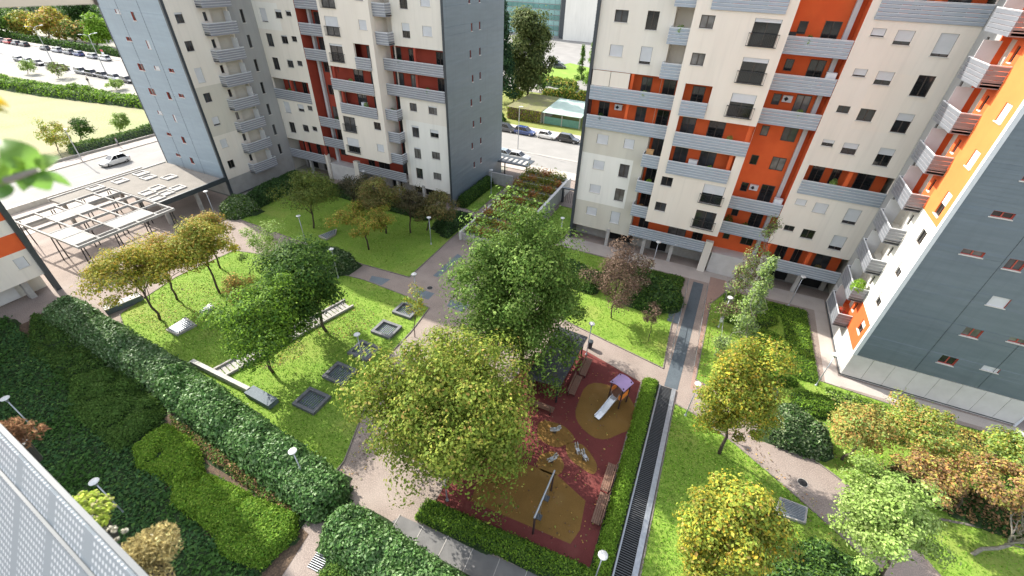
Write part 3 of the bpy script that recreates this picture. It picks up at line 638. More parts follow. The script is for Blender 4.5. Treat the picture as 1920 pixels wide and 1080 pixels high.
    for i in range(min(K, 12)):
        j = int(rng.integers(0, K)); q = .45+.5*rr.random()
        s0 = np.array([B0[0], B0[1], 0])*(1-q)+np.array([tx, ty, zt])*q; limb(b, s0, cen[j], trunk*.38, trunk*.08, rr)
    b.build('trunk', bark or m_bark, t, smooth=True)
    return t
def inpoly(X_, Y_, poly):
    c = np.zeros(len(X_), bool); n = len(poly)
    for i in range(n):
        (x1, y1), (x2, y2) = poly[i-1], poly[i]
        c ^= ((y1 > Y_) != (y2 > Y_)) & (X_ < (x2-x1)*(Y_-y1)/(y2-y1+1e-12)+x1)
    return c
def edgedist(X_, Y_, poly):
    d = np.full(len(X_), 1e9); P = np.stack([X_, Y_], 1)
    for i in range(len(poly)):
        a, b = np.array(poly[i-1], float), np.array(poly[i], float); ab = b-a
        t = np.clip(((P-a)@ab)/(ab@ab+1e-12), 0, 1)[:, None]; d = np.minimum(d, np.linalg.norm(P-(a+t*ab), axis=1))
    return d
def sample(poly, n):
    A = np.array(poly); out = np.zeros((0, 2))
    while len(out) < n:
        q = rng.uniform(A.min(0), A.max(0), (n*2, 2)); out = np.concatenate([out, q[inpoly(q[:, 0], q[:, 1], poly)]])
    return out[:n]
def bed(name, label, cat, poly, h, edge, n, leaf, cols, bump=.2, bscale=1.0, mat=None, group=None, seed=0, sidefrac=.35, patch=None, step=None, kind=None):
    """a hedge or shrub mass: bumpy height field inside poly, falling off at its rim, covered in leaves over a dark twiggy core"""
    poly = [tuple(map(float, p)) for p in poly]; A = np.array(poly); c0 = A.mean(0); rg = np.random.default_rng(seed+11)
    ph = rg.uniform(0, 6.28, (7, 1)); fr = rg.normal(0, 1, (7, 2))*2.2/bscale
    bumps = sample(poly, max(4, int(12/bscale)))
    br = rg.uniform(.5, 1.1, len(bumps))*bscale*1.3
    def hgt(x, y):
        d = np.clip(edgedist(x, y, poly)/edge, 0, 1); rim = np.sqrt(np.clip(1-(1-d)**2, 0, 1))
        wv = np.sin(np.stack([x, y], 1)@fr.T+ph.T).sum(1)/7
        mo = np.zeros(len(x))
        for (bx_, by_), r_ in zip(bumps, br): mo = np.maximum(mo, np.clip(1-((x-bx_)**2+(y-by_)**2)/r_**2, 0, 1))
        return h*rim*(1-bump+bump*(.55*wv+.9*np.sqrt(mo)))
    t = thing(name, label, cat, (c0[0], c0[1], 0), group)
    if kind: t['kind'] = kind
    st = step or max(.35, min(edge*.6, .8)); x0, y0 = A.min(0)-st; x1, y1 = A.max(0)+st
    nx, ny = int((x1-x0)/st)+1, int((y1-y0)/st)+1
    gx, gy = np.meshgrid(x0+np.arange(nx)*st, y0+np.arange(ny)*st, indexing='ij'); gx, gy = gx.ravel(), gy.ravel()
    ins = inpoly(gx, gy, poly); z = np.where(ins, hgt(gx, gy)*.86-.05, -.04); b = MB(); b.v = [tuple(p) for p in np.stack([gx, gy, z], 1).tolist()]
    I = ins.reshape(nx, ny)
    for i in range(nx-1):
        for j in range(ny-1):
            if I[i:i+2, j:j+2].any(): b.f.append((i*ny+j, (i+1)*ny+j, (i+1)*ny+j+1, i*ny+j+1)); b.m.append(0)
    b.build('stems', m_core, t, smooth=True)
    q = sample(poly, n); hz = hgt(q[:, 0], q[:, 1]); e = .15
    gxn = (hgt(q[:, 0]+e, q[:, 1])-hgt(q[:, 0]-e, q[:, 1]))/(2*e); gyn = (hgt(q[:, 0], q[:, 1]+e)-hgt(q[:, 0], q[:, 1]-e))/(2*e)
    N_ = np.stack([-gxn, -gyn, np.ones(n)], 1); N_ /= np.linalg.norm(N_, axis=1, keepdims=True)
    P = np.stack([q[:, 0], q[:, 1], hz], 1)+rng.normal(0, leaf*.35, (n, 3)); m2 = int(n*sidefrac)
    if m2:
        k = rng.choice(len(q), m2, p=(lambda w_: w_/w_.sum())(np.exp(-edgedist(q[:, 0], q[:, 1], poly)/edge*3)))
        zz = hz[k]*rng.uniform(.05, 1, m2); dr = N_[k].copy(); dr[:, 2] = .2
        P = np.concatenate([P, np.stack([q[k, 0], q[k, 1], zz], 1)+rng.normal(0, leaf*.5, (m2, 3))+dr*.12]); N_ = np.concatenate([N_, dr])
    nn = len(P); N_ = N_+rng.normal(0, .55, (nn, 3)); cc = colmix(nn, cols)
    if patch:
        pn = np.sin(P[:, :2]@np.array([[.9, .5], [-.6, 1.1]])+seed).sum(1); f_ = np.clip(pn*.7+rng.normal(0, .3, nn), 0, 1)[:, None]; cc = cc*(1-f_)+colmix(nn, patch)*f_
    leafmesh('foliage', P, N_, leaf, cc, mat or LEAF, t)
    return t
def rect(a, b, wd):
    a, b = np.array(a, float), np.array(b, float); d = (b-a)/np.linalg.norm(b-a); n = np.array([-d[1], d[0]])*wd/2
    r_ = wd/2; arc = lambda c, s_: [tuple(c+(d*s_*sin(t)*r_*.8)+(n/r_)*(-cos(t))*s_*r_) for t in np.linspace(0, pi, 7)]
    return arc(b, 1)+arc(a, -1)

# ---- courtyard trees
tree('maple_tree', 'tall green tree in the middle with dense pale topped leaves', (980, 690), (828, 352, 1132, 742), MAPLE, 46000, .26, 190, 'egg', .22, spread=.215, rzmax=7.8, bunch=True, hollow=.35)
tree('maple_tree', 'broad yellow green tree overhanging the left side of the playground', (885, 872), (672, 556, 1030, 982), YG2, 48000, .25, 190, 'round', .22, spread=.225, bunch=True, hollow=.35, top_cols=YG2+YG2+YGREEN, rzmax=6.6)
tree('ash_tree', 'light green tree on the skylight lawn nearest the long hedge', (512, 698), (396, 508, 580, 684), GREEN+LIME, 15000, .24, 44, 'round', .15, spread=.30)
tree('ash_tree', 'dark green tree behind the light green one on the skylight lawn', (612, 622), (494, 436, 646, 612), DGREEN+GREEN+GREEN, 15000, .26, 44, 'round', .16, spread=.30)
tree('hornbeam_tree', 'orange topped tree nearest the long hedge on the left lawn', (300, 600), (165, 445, 330, 575), AUTUMN, 8000, .24, 30, 'spread', .13, top_cols=AUTUMN+YELLOW)
tree('hornbeam_tree', 'yellow orange tree second from the long hedge', (332, 562), (245, 430, 360, 545), YELLOW, 6500, .24, 26, 'spread', .12, top_cols=ORANGE)
tree('hornbeam_tree', 'yellow tree beside the white pergola with its trunk in sun', (412, 550), (325, 405, 440, 520), YELLOW+AUTUMN, 8000, .24, 30, 'spread', .12, top_cols=AUTUMN)
tree('hornbeam_tree', 'orange tipped tree at the corner of the white pergola', (413, 503), (345, 388, 430, 480), AUTUMN, 5000, .24, 22, 'spread', .11, top_cols=ORANGE)
tree('feathery_tree', 'sparse pale feathery tree between the yellow and dark green trees', (520, 520), (455, 412, 545, 520), PALE, 3000, .22, 18, 'round', .08)
tree('young_tree', 'small orange bush tree under the light green tree', (440, 590), (410, 500, 485, 570), ORANGE, 2600, .2, 14, 'round', .07)
for lab, b_, bx_, cl, n_ in (
    ('olive green spreading tree at the left of the shaded lawn', (588, 428), (525, 308, 640, 415), [((.10, .13, .035), 4), ((.14, .15, .04), 3)], 7500),
    ('reddish spreading tree in front on the shaded lawn', (692, 468), (612, 365, 742, 450), AUTUMN, 7000),
    ('olive brown tree behind the reddish one on the shaded lawn', (724, 438), (662, 325, 760, 410), [((.12, .12, .04), 4), ((.17, .12, .05), 3)], 6000),
    ('dark bare looking tree in the shade before the middle balconies', (662, 410), (630, 318, 700, 392), [((.06, .06, .04), 4), ((.10, .08, .05), 3)], 2800),
    ('brownish tree beside the lamp on the shaded lawn', (800, 432), (768, 355, 868, 425), [((.14, .11, .05), 4), ((.20, .14, .06), 2), ((.09, .10, .035), 3)], 5500),
    ('thin dark tree between the brownish and olive brown trees', (770, 437), (740, 345, 800, 420), [((.08, .07, .04), 4), ((.11, .085, .05), 3)], 2600)):
    tree('hornbeam_tree', lab, b_, bx_, cl, n_, .24, 26, 'spread', .11)
tree('plum_tree', 'brown leaved sparse tree on the lawn north of the playground', (1146, 597), (1098, 448, 1215, 590), BROWN, 4800, .2, 26, 'egg', .08, spread=.30)
tree('plum_tree', 'smaller brown twiggy tree behind the sparse brown one', (1195, 560), (1160, 470, 1232, 560), BROWN+[((.26, .22, .17), 3)], 1800, .2, 16, 'egg', .06)
tree('plum_tree', 'tiny brown sapling beside the blue grey ramp', (1216, 640), (1203, 558, 1240, 615), BROWN, 700, .17, 9, 'round', .035)
tree('sapling', 'thin sapling at the lawn corner beside the tilted lamp', (778, 632), (758, 530, 805, 605), PALE+YELLOW, 700, .18, 10, 'round', .045)
tree('birch_tree', 'slender pale tree with orange tips before the orange building', (1352, 605), (1340, 470, 1432, 600), PALE+BROWN, 2600, .2, 18, 'cone', .07, bark=m_palebark)
tree('birch_tree', 'slim grey green columnar tree beside the slender pale one', (1385, 680), (1365, 480, 1445, 690), GREY+PALE, 5200, .2, 28, 'cone', .09, bark=m_palebark)
tree('birch_tree', 'tall thin twiggy tree standing against the orange recess', (1425, 560), (1395, 405, 1462, 545), BROWN+PALE, 1700, .2, 14, 'cone', .07, bark=m_palebark)
tree('pear_tree', 'upright yellow green tree beside the curved path', (1348, 851), (1312, 622, 1466, 832), YGREEN+YG2+YELLOW, 17000, .2, 60, 'egg', .13, spread=.27)
tree('pear_tree', 'golden tree at the bottom beside the bright lawn', (1352, 1150), (1264, 884, 1456, 1120), YELLOW+YGREEN+YG2, 19000, .18, 60, 'egg', .13, spread=.26)
tree('acacia_tree', 'large pale green feathery tree at the lower right', (1650, 1085), (1552, 866, 1752, 1075), PALE, 12000, .19, 60, 'round', .12, spread=.24, hollow=.3)
tree('cherry_tree', 'orange leaved tree with leaning trunk beside the dark round bush', (1578, 863), (1553, 750, 1668, 862), ORANGE, 5000, .21, 30, 'spread', .10, lean=(.6, 0), top_cols=ORANGE+PALE)
tree('cherry_tree', 'yellow orange wide tree under the dark blue end wall', (1700, 868), (1650, 745, 1815, 870), YGREEN+ORANGE+PALE, 6000, .21, 40, 'spread', .10)
tree('cherry_tree', 'rust brown tree behind the pale green feathery tree', (1800, 960), (1690, 845, 1830, 945), RUST+ORANGE, 4600, .2, 34, 'spread', .09)
tree('cherry_tree', 'rust orange tree cut by the right edge of the picture', (1900, 985), (1810, 855, 1960, 960), ORANGE+RUST, 4800, .2, 34, 'spread', .09)
tree('cherry_tree', 'yellow green tree at the right edge above the rust ones', (1905, 905), (1850, 800, 1960, 900), YGREEN+PALE, 4500, .2, 24, 'spread', .09)
bt = thing('bare_tree', 'leaning bare tree with pale trunk at the lower right edge', 'tree', G(1822, 1040))
b = MB(); B0 = G(1822, 1040); rr = random.Random(3)
limb(b, B0, B0+np.array([1.6, .9, 1.7]), .13, .10, rr)
for k in range(9):
    e_ = B0+np.array([1.6, .9, 1.7])+np.array([rr.uniform(-1.2, 2.4), rr.uniform(-1, 2.2), rr.uniform(.5, 2.4)])
    limb(b, B0+np.array([1.6, .9, 1.7])*rr.uniform(.75, 1), e_, .06, .02, rr)
    for j in range(5): limb(b, e_*.6+(B0+np.array([1.6, .9, 1.7]))*.4, e_+np.array([rr.uniform(-.9, .9), rr.uniform(-.9, .9), rr.uniform(0, .9)]), .022, .006, rr, 3)
b.build('trunk', m_palebark, bt, smooth=True)

# ---- hedges and beds
for (px, py, lab) in ((806, 540, 'round iron manhole cover at the path junction'), (842, 527, 'round iron manhole cover on the path beside the big green tree'), (1222, 676, 'square iron cover on the path north of the playground'), (1505, 905, 'iron cover on the curved path')):
    p = G(px, py); t = thing('manhole_cover', lab, 'manhole cover', (p[0], p[1], 0)); MB().lathe((p[0], p[1], .002), [(.36, 0), (.36, .012), (.34, .013)], 18).build('frame', m_conc, t); MB().lathe((p[0], p[1], .012), [(.32, 0), (.32, .008), (.2, .009)], 18).build('lid', m_iron, t)
bed('hedge', 'long tall laurel hedge between the skylight lawn and the dark beds', 'hedge', rect((-53.5, 12.6), (-35.5, 11.6), 3.0), 2.3, .9, 17000, .24, [((.07, .13, .045), 4), ((.11, .17, .075), 3), ((.18, .23, .14), 2)], .25, 1.2, LEAFG, seed=1, sidefrac=.6)
bed('hedge', 'glossy laurel hedge ending at the path corner below the skylights', 'hedge', rect((-35.2, 11.5), (-17.2, 9.4), 3.1), 2.3, 1.0, 19000, .24, [((.065, .135, .04), 4), ((.10, .175, .06), 3), ((.16, .23, .11), 2)], .25, 1.2, LEAFG, seed=2, sidefrac=.6)
bed('hedge', 'glossy laurel hedge at the bottom middle beside the path', 'hedge', rect((-14.3, 8.2), (-1.5, 7.0), 3.2), 2.2, 1.0, 17000, .22, [((.065, .135, .04), 4), ((.10, .175, .06), 3), ((.16, .23, .11), 2)], .25, 1.2, LEAFG, seed=3, sidefrac=.6)
bed('hedge', 'bright clipped hedge along the right side of the playground', 'hedge', [(.5, 12.4), (1.5, 12.4), (1.42, 30.3), (.3, 30.0)], .65, .3, 14000, .13, LIME, .12, .6, seed=4)
bed('hedge', 'clipped hedge along the bottom side of the playground', 'hedge', [(-11, 10.9), (1.7, 11.7), (1.7, 13.0), (-11, 12.3)], .75, .3, 9000, .13, LIME+GREEN, .12, .6, seed=5)
bed('bush', 'round dark glossy bush at the corner of the skylight lawn', 'bush', blob(-37.2, 31.3, 3.0, 1.9, rot=.2), 2.3, 1.4, 6500, .24, DGREEN+GREY, .25, 1, LEAFG, seed=6, sidefrac=.7)
bed('bush', 'light leaved round bush by the pergola porch', 'bush', blob(-58.2, 36.3, 2.4, 2.2), 2.2, 1.5, 4200, .26, GREY+GREEN, .25, 1, LEAFG, seed=7, sidefrac=.7)
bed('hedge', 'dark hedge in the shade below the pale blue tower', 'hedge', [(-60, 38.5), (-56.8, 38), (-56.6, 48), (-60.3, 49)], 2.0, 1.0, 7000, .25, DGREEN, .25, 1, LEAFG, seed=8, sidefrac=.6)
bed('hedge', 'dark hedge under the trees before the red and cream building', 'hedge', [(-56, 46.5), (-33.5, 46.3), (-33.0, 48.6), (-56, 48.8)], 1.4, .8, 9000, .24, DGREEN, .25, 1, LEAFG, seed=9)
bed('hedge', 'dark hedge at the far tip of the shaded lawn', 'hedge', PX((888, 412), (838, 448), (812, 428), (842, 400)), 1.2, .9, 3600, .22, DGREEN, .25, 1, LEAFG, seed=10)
bed('hedge', 'clipped hedge against the blue grey side wall', 'hedge', [(-32.1, 52.3), (-30.7, 52.3), (-30.7, 61.8), (-32.1, 61.8)], 1.7, .5, 5200, .2, GREEN+DGREEN, .12, .8, seed=11, sidefrac=.7)
bed('hedge', 'leafy hedge behind the big green tree', 'hedge', [(-14.5, 41.5), (-7.5, 40.2), (-6.6, 43), (-13.8, 45)], 1.8, .9, 6000, .24, GREEN+DGREEN, .25, 1, LEAFG, seed=12, sidefrac=.6)
bed('bush', 'dark rounded laurel mass beside the blue grey ramp', 'bush', blob(-1.5, 42.6, 3.2, 2.6, ph=1), 2.3, 1.5, 8500, .23, DGREEN+GREEN, .25, 1, LEAFG, seed=13, sidefrac=.7)
bed('hedge', 'low ground cover along the front of the orange building', 'hedge', [(-7.5, 44.5), (1.4, 45.4), (1.5, 48.3), (-7.5, 48.2)], .5, .5, 5000, .17, GREEN, .3, .8, seed=14)
bed('bush', 'dark glossy round bush beside the curved path', 'bush', blob(12.2, 29.6, 2.5, 1.9, ph=2, rot=-.3), 2.2, 1.5, 7000, .22, DGREEN+GREY, .25, 1, LEAFG, seed=15, sidefrac=.7)
for i, (p, lab, hh) in enumerate(((blob(7.4, 46.4, 1.3, .9), 'small clipped shrub at the end of the brick path', .8), (blob(7.2, 43.6, 1.1, 1.5), 'clipped shrub beside the lamp near the brick path', .9),
        (blob(9.8, 44.7, 1.6, 2.0, ph=1), 'wavy clipped shrub furthest up the corner lawn', .9), (blob(10.6, 40.8, 1.6, 1.1, ph=2), 'wavy clipped shrub in the middle of the corner lawn', .9),
        (blob(10.9, 38.2, 1.5, .8, ph=3), 'wavy clipped shrub just above the slab patch', .8), (blob(11.3, 35.6, 1.6, .8, ph=.5), 'wavy clipped shrub just below the slab patch', .8),
        (blob(14.3, 33.6, 2.0, 1.3, ph=1.5), 'wavy clipped shrub nearest the dark glossy bush', .9))):
    bed('shrub', lab, 'shrub', p, hh, .5, 2600, .14, LIME+GREEN, .25, .7, seed=20+i, group=None)
bed('ground_cover', 'leafy ground cover filling the corner of the orange building', 'ground cover', [(11.5, 36.5), (14.7, 36.6), (14.5, 48), (8.6, 48.2), (9, 46.5), (12, 46), (12.6, 40)], .4, .4, 9000, .15, GREEN+LIME, .35, .8, seed=30, kind='stuff')
bed('ground_cover', 'yellow green ground cover under the dark blue end wall', 'ground cover', [(16, 33), (34, 30.5), (37, 36.6), (22, 36.4), (15.2, 36.5)], .45, .5, 11000, .17, LIME+PALE, .4, 1, seed=31, patch=ORANGE, kind='stuff')
bed('hedge', 'laurel hedge at the bottom between the golden and pale green trees', 'hedge', [(9.6, 15.5), (15.2, 17.2), (16.5, 20.2), (13, 20.6), (9.8, 18.6)], 2.0, 1.1, 9500, .2, GREEN+DGREEN, .25, 1, LEAFG, seed=32, sidefrac=.6)
bed('hedge', 'dark green hedge low under the rust trees', 'hedge', [(17.5, 27.8), (26, 26.8), (28, 29), (20, 30.6)], 1.1, .8, 6000, .2, DGREEN+RUST, .3, 1, seed=33)
# lower left planting
GC = [((.045, .10, .038), 5), ((.065, .125, .042), 4), ((.095, .17, .045), 1.5)]
tag(sheet('planting_soil', [(-59, -14), (-13.5, -14), (-16.6, 7.2), (-35, 9.8), (-56, 11.4)], .02, m_soil), 'dark soil of the lower left planting', 'soil')
bed('ground_cover', 'dark ivy ground cover across the lower left', 'ground cover', [(-58.5, -12), (-14.2, -12), (-16.8, 4.0), (-23, 4.6), (-30, 6.0), (-40, 7.5), (-58.5, 10)], .30, .4, 74000, .23, GC, .4, 1.2, LEAF, seed=40, step=.8, sidefrac=.05, patch=[((.05, .11, .025), 1)], kind='stuff')
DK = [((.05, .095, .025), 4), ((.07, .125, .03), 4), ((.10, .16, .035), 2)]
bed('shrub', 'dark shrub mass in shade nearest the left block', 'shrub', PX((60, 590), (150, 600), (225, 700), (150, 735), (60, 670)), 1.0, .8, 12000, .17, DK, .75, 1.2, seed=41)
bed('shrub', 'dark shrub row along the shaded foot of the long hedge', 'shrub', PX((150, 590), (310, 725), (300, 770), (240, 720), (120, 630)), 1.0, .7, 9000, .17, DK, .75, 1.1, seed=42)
bed('shrub', 'large mid green shrub bed left of the grey gap', 'shrub', PX((140, 720), (215, 690), (312, 765), (300, 800), (225, 850), (130, 770)), 1.0, .8, 16000, .16, [((.07, .125, .03), 4), ((.09, .15, .035), 4)], .6, 1.2, seed=43)
bed('shrub', 'bright green mounded shrub bed right of the grey gap', 'shrub', PX((255, 840), (318, 800), (375, 835), (385, 900), (330, 915), (262, 880)), 1.1, .8, 11000, .14, [((.16, .25, .03), 5), ((.11, .20, .026), 4), ((.22, .29, .05), 2)], .6, 1.1, seed=44)
bed('shrub', 'bright green mounded shrub bed in the middle of the lower left', 'shrub', PX((330, 915), (385, 890), (470, 930), (480, 990), (400, 1000), (325, 945)), 1.0, .8, 12000, .14, [((.16, .25, .03), 5), ((.11, .20, .026), 4), ((.22, .29, .05), 2)], .6, 1.1, seed=45)
bed('shrub', 'green clipped shrub bed beside the lower path', 'shrub', PX((400, 1000), (470, 935), (562, 968), (555, 1010), (490, 1070), (420, 1045)), 1.0, .8, 12000, .14, [((.15, .24, .03), 5), ((.10, .19, .026), 4), ((.2, .27, .05), 2)], .6, 1.1, seed=46)
bed('ground_cover', 'reddish low planting along the foot of the glossy hedge', 'ground cover', PX((320, 780), (560, 945), (545, 975), (330, 815)), .45, .3, 4200, .15, RUST+GREEN, .5, .7, seed=47, sidefrac=.1, kind='stuff')
bed('shrub', 'yellow green low shrubs at the bottom beside the laurel hedge', 'shrub', PX((635, 985), (660, 985), (830, 1085), (780, 1110)), .7, .4, 4500, .15, [((.30, .33, .04), 4), ((.2, .27, .04), 4)], .4, .7, seed=48)
bed('shrub', 'round green shrub cut by the bottom edge of the picture', 'shrub', PX((600, 1078), (650, 1048), (710, 1070), (700, 1130), (600, 1130)), .9, .6, 4500, .14, GREEN, .3, .8, seed=49)
bed('ground_cover', 'low leafy strip under the golden tree', 'ground cover', [(3.3, 9), (4.4, 9), (4.3, 13), (3.3, 13)], .3, .3, 800, .15, RUST, .5, .7, seed=50, kind='stuff')

# grass blades and fallen leaves
def blades(name, poly, n, cols, hgt, parent=None):
    q = sample(poly, n); P = np.stack([q[:, 0], q[:, 1], np.full(n, .035+hgt*.35)], 1); Nn = rng.normal(0, .6, size=(n, 3)); Nn[:, 2] += .9
    return leafmesh(name, P, Nn, hgt, colmix(n, cols, .3), LEAF, None, (q[:, 0].mean(), q[:, 1].mean(), .0), aspect=.4, kind='stuff')
GR = [((.15, .27, .03), 5), ((.115, .22, .025), 4), ((.21, .31, .05), 3), ((.30, .30, .09), .7)]
for key, n_, lab in (('W', 30000, 'short grass on the skylight lawn'), ('M', 12000, 'short grass on the shaded lawn'), ('R1', 9000, 'short grass on the lawn north of the playground'), ('R2', 14000, 'short grass in the corner lawn of the orange building'), ('R3', 20000, 'short grass on the bright lawn beside the grating'), ('R4', 14000, 'short grass round the leaning bare tree'), ('S', 1500, 'short grass on the narrow strip by the side wall'), ('G', 2500, 'short grass beside the terraced planter')):
    tag(blades('grass', LAWN[key], n_, GR, .13), lab, 'grass')
def litter(poly, n, label):
    q = sample(poly, n); P = np.stack([q[:, 0], q[:, 1], np.full(n, .07)], 1); Nn = np.array([0, 0, 1.])+rng.normal(0, .25, (n, 3))
    tag(leafmesh('fallen_leaves', P, Nn, .13, colmix(n, ORANGE+BROWN, .3), LEAF, None, (q[:, 0].mean(), q[:, 1].mean(), .06), kind='stuff'), label, 'leaves')
litter(blob(-32.3, 18.3, 3.2, 2.4), 900, 'fallen leaves under the light green tree')
litter(blob(-29.5, 24.5, 3.5, 3), 700, 'fallen leaves under the dark green tree')
litter(blob(-45, 19, 5, 4), 900, 'fallen leaves under the yellow trees')
litter(blob(15.5, 30, 5, 2.5), 900, 'fallen leaves under the orange trees')
litter(blob(5.5, 37, 1.2, 6), 350, 'fallen leaves beside the brick path')
litter([(-8.5, 31), (-1, 29.5), (0, 13.5), (-9.5, 13)], 420, 'fallen leaves scattered over the playground')
litter([(4.4, 31), (5.9, 31), (16, 22), (14, 20)], 220, 'fallen leaves on the curved path')
litter(PX((640, 880), (730, 720), (800, 620), (760, 760), (660, 930)), 260, 'fallen leaves on the path beside the skylight lawn')
litter(blob(-13, 31, 5, 3), 300, 'fallen leaves on the path under the big green tree')

# ------------------------------------------------------------------ courtyard objects
m_slk = surf('skylight_kerb', (.17, .172, .178), (.13, .132, .138), 2, .6, .2, stain=.3)
for i, (px, py) in enumerate(((765, 585), (722, 619), (683, 660), (640, 704), (588, 755))):
    c = G(px, py); x, y = -24.2, c[1]
    t = thing('skylight', ['sunken square skylight furthest up the row beside the sapling', 'sunken square skylight second furthest in the row', 'sunken square skylight in the middle of the row', 'sunken square skylight second nearest in the row', 'sunken square skylight nearest the glossy hedge'][i], 'skylight', (x, y, 0), 'skylights in the lawn')
    for (a, b_, cc, d) in ((-1.15, 1.15, -1.0, -.72), (-1.15, 1.15, .72, 1.0), (-1.15, -.87, -.72, .72), (.87, 1.15, -.72, .72)):
        MB().box(x+a, x+b_, y+cc, y+d, 0, .34).build('kerb', m_slk, t)
    MB().box(x-.87, x+.87, y-.72, y+.72, 0, .055).build('well_floor', m_slate, t)
    for k in range(9): MB().box(x-.86+k*.2, x-.86+k*.2+.04, y-.71, y+.71, .075, .11).build('grate_bar', m_steel, t)
for (q, lab) in ((PX((313, 622), (350, 598), (370, 612), (333, 632)), 'dark sunken vent cover on the left lawn'), (PX((375, 588), (396, 572), (405, 578), (384, 592)), 'small dark vent cover partly hidden by the light green tree'),
                 (PX((598, 445), (632, 432), (630, 442), (612, 452)), 'dark raised vent box on the shaded lawn'), (PX((1448, 965), (1460, 935), (1512, 955), (1508, 985)), 'slatted grey vent cover beside the golden tree')):
    c = np.mean(np.array(q), 0); t = thing('vent_cover', lab, 'vent', (c[0], c[1], 0))
    qi = [tuple(c+(np.array(p)-c)*.84) for p in q]
    MB().poly(q, 0, .28).build('kerb', m_conc, t); MB().poly(qi, .285, .30).build('lid', m_slate, t)
    a, b_, cc, d = [np.array(p) for p in qi]
    for k in range(1, 9):
        f_ = k/9; MB().bar((*(a+(b_-a)*f_), .325), (*(d+(cc-d)*f_), .325), .05, .04).build('slat', m_steel, t)
# white retaining kerb, stair gully crossing the lawn
wk = thing('retaining_wall', 'low white retaining wall beside the long hedge', 'wall', (*G(440, 720)[:2], 0))
a, b_ = G(364, 684), G(470, 737); b2 = G(515, 762)
MB().bar((*a[:2], .3), (*b_[:2], .3), .35, .6).build('wall', m_paleconc, wk)
MB().bar((*b_[:2], .27), (*b2[:2], .27), .9, .54).build('wall_end', m_slate, wk)
ws = thing('stair_gully', 'narrow stepped gully with white edges crossing the skylight lawn', 'steps', (*G(480, 660)[:2], 0))
a, b_ = G(410, 703), G(655, 570); d = (b_-a)/np.linalg.norm(b_-a); n_ = np.array([-d[1], d[0], 0]); Lg = np.linalg.norm(b_-a)
for s_ in (-1, 1): MB().bar(a+n_*s_*.75+np.array([0, 0, .15]), b_+n_*s_*.75+np.array([0, 0, .15]), .18, .3).build('edge_wall', m_conc, ws)
for k in range(int(Lg/.42)):
    p = a+d*(k*.42+.2); MB().bar(p-n_*.62+np.array([0, 0, .1]), p+n_*.62+np.array([0, 0, .1]), .34, .06).build('tread', m_conc, ws)
pw = thing('low_wall', 'low grey wall with white coping behind the orange trees of the left lawn', 'wall', (*G(235, 570)[:2], 0))
a, b_ = G(200, 588), G(268, 560); MB().bar((*a[:2], .3), (*b_[:2], .3), .8, .6).build('wall', m_slate, pw); MB().bar((*a[:2], .64), (*b_[:2], .64), .9, .07).build('coping', m_paleconc, pw)
# terraced planter beside the right building
tp = thing('terraced_planter', 'stepped concrete planter with rows of red and yellow shrubs', 'planter', (-22.8, 55, 0))
MB().box(-19.3, -18.9, 44, 66.2, 0, 2.3).build('side_wall', m_palestone, tp); MB().box(-26.9, -26.6, 44, 66.2, 0, 1.2).build('side_wall', m_palestone, tp)
for k in range(9):
    y = 64.2-k*2.45; z = 1.95-.15*k
    MB().box(-26.6, -19.3, y, y+2.0, 0, z).build('tier', m_slate, tp); MB().box(-26.6, -19.3, y-.44, y-.01, 0, z+.1).build('tier_edge', m_conc, tp)
    n = 1700; P = np.stack([rng.uniform(-26.4, -19.5, n), y+.9+rng.normal(0, .42, n), z+.1+np.abs(rng.normal(0, .48, n))], 1)
    redness = np.clip(np.sin(P[:, 0]*1.3+k*1.7)*.8+rng.normal(0, .3, n), 0, 1)[:, None]
    cc = colmix(n, [((.22, .20, .04), 4), ((.13, .16, .03), 3)])*(1-redness)+colmix(n, [((.36, .10, .05), 4), ((.42, .18, .06), 3)])*redness
    leafmesh('shrub_row', P, rng.normal(0, .6, (n, 3))+np.array([0, 0, .8]), .24, cc, LEAF, tp)
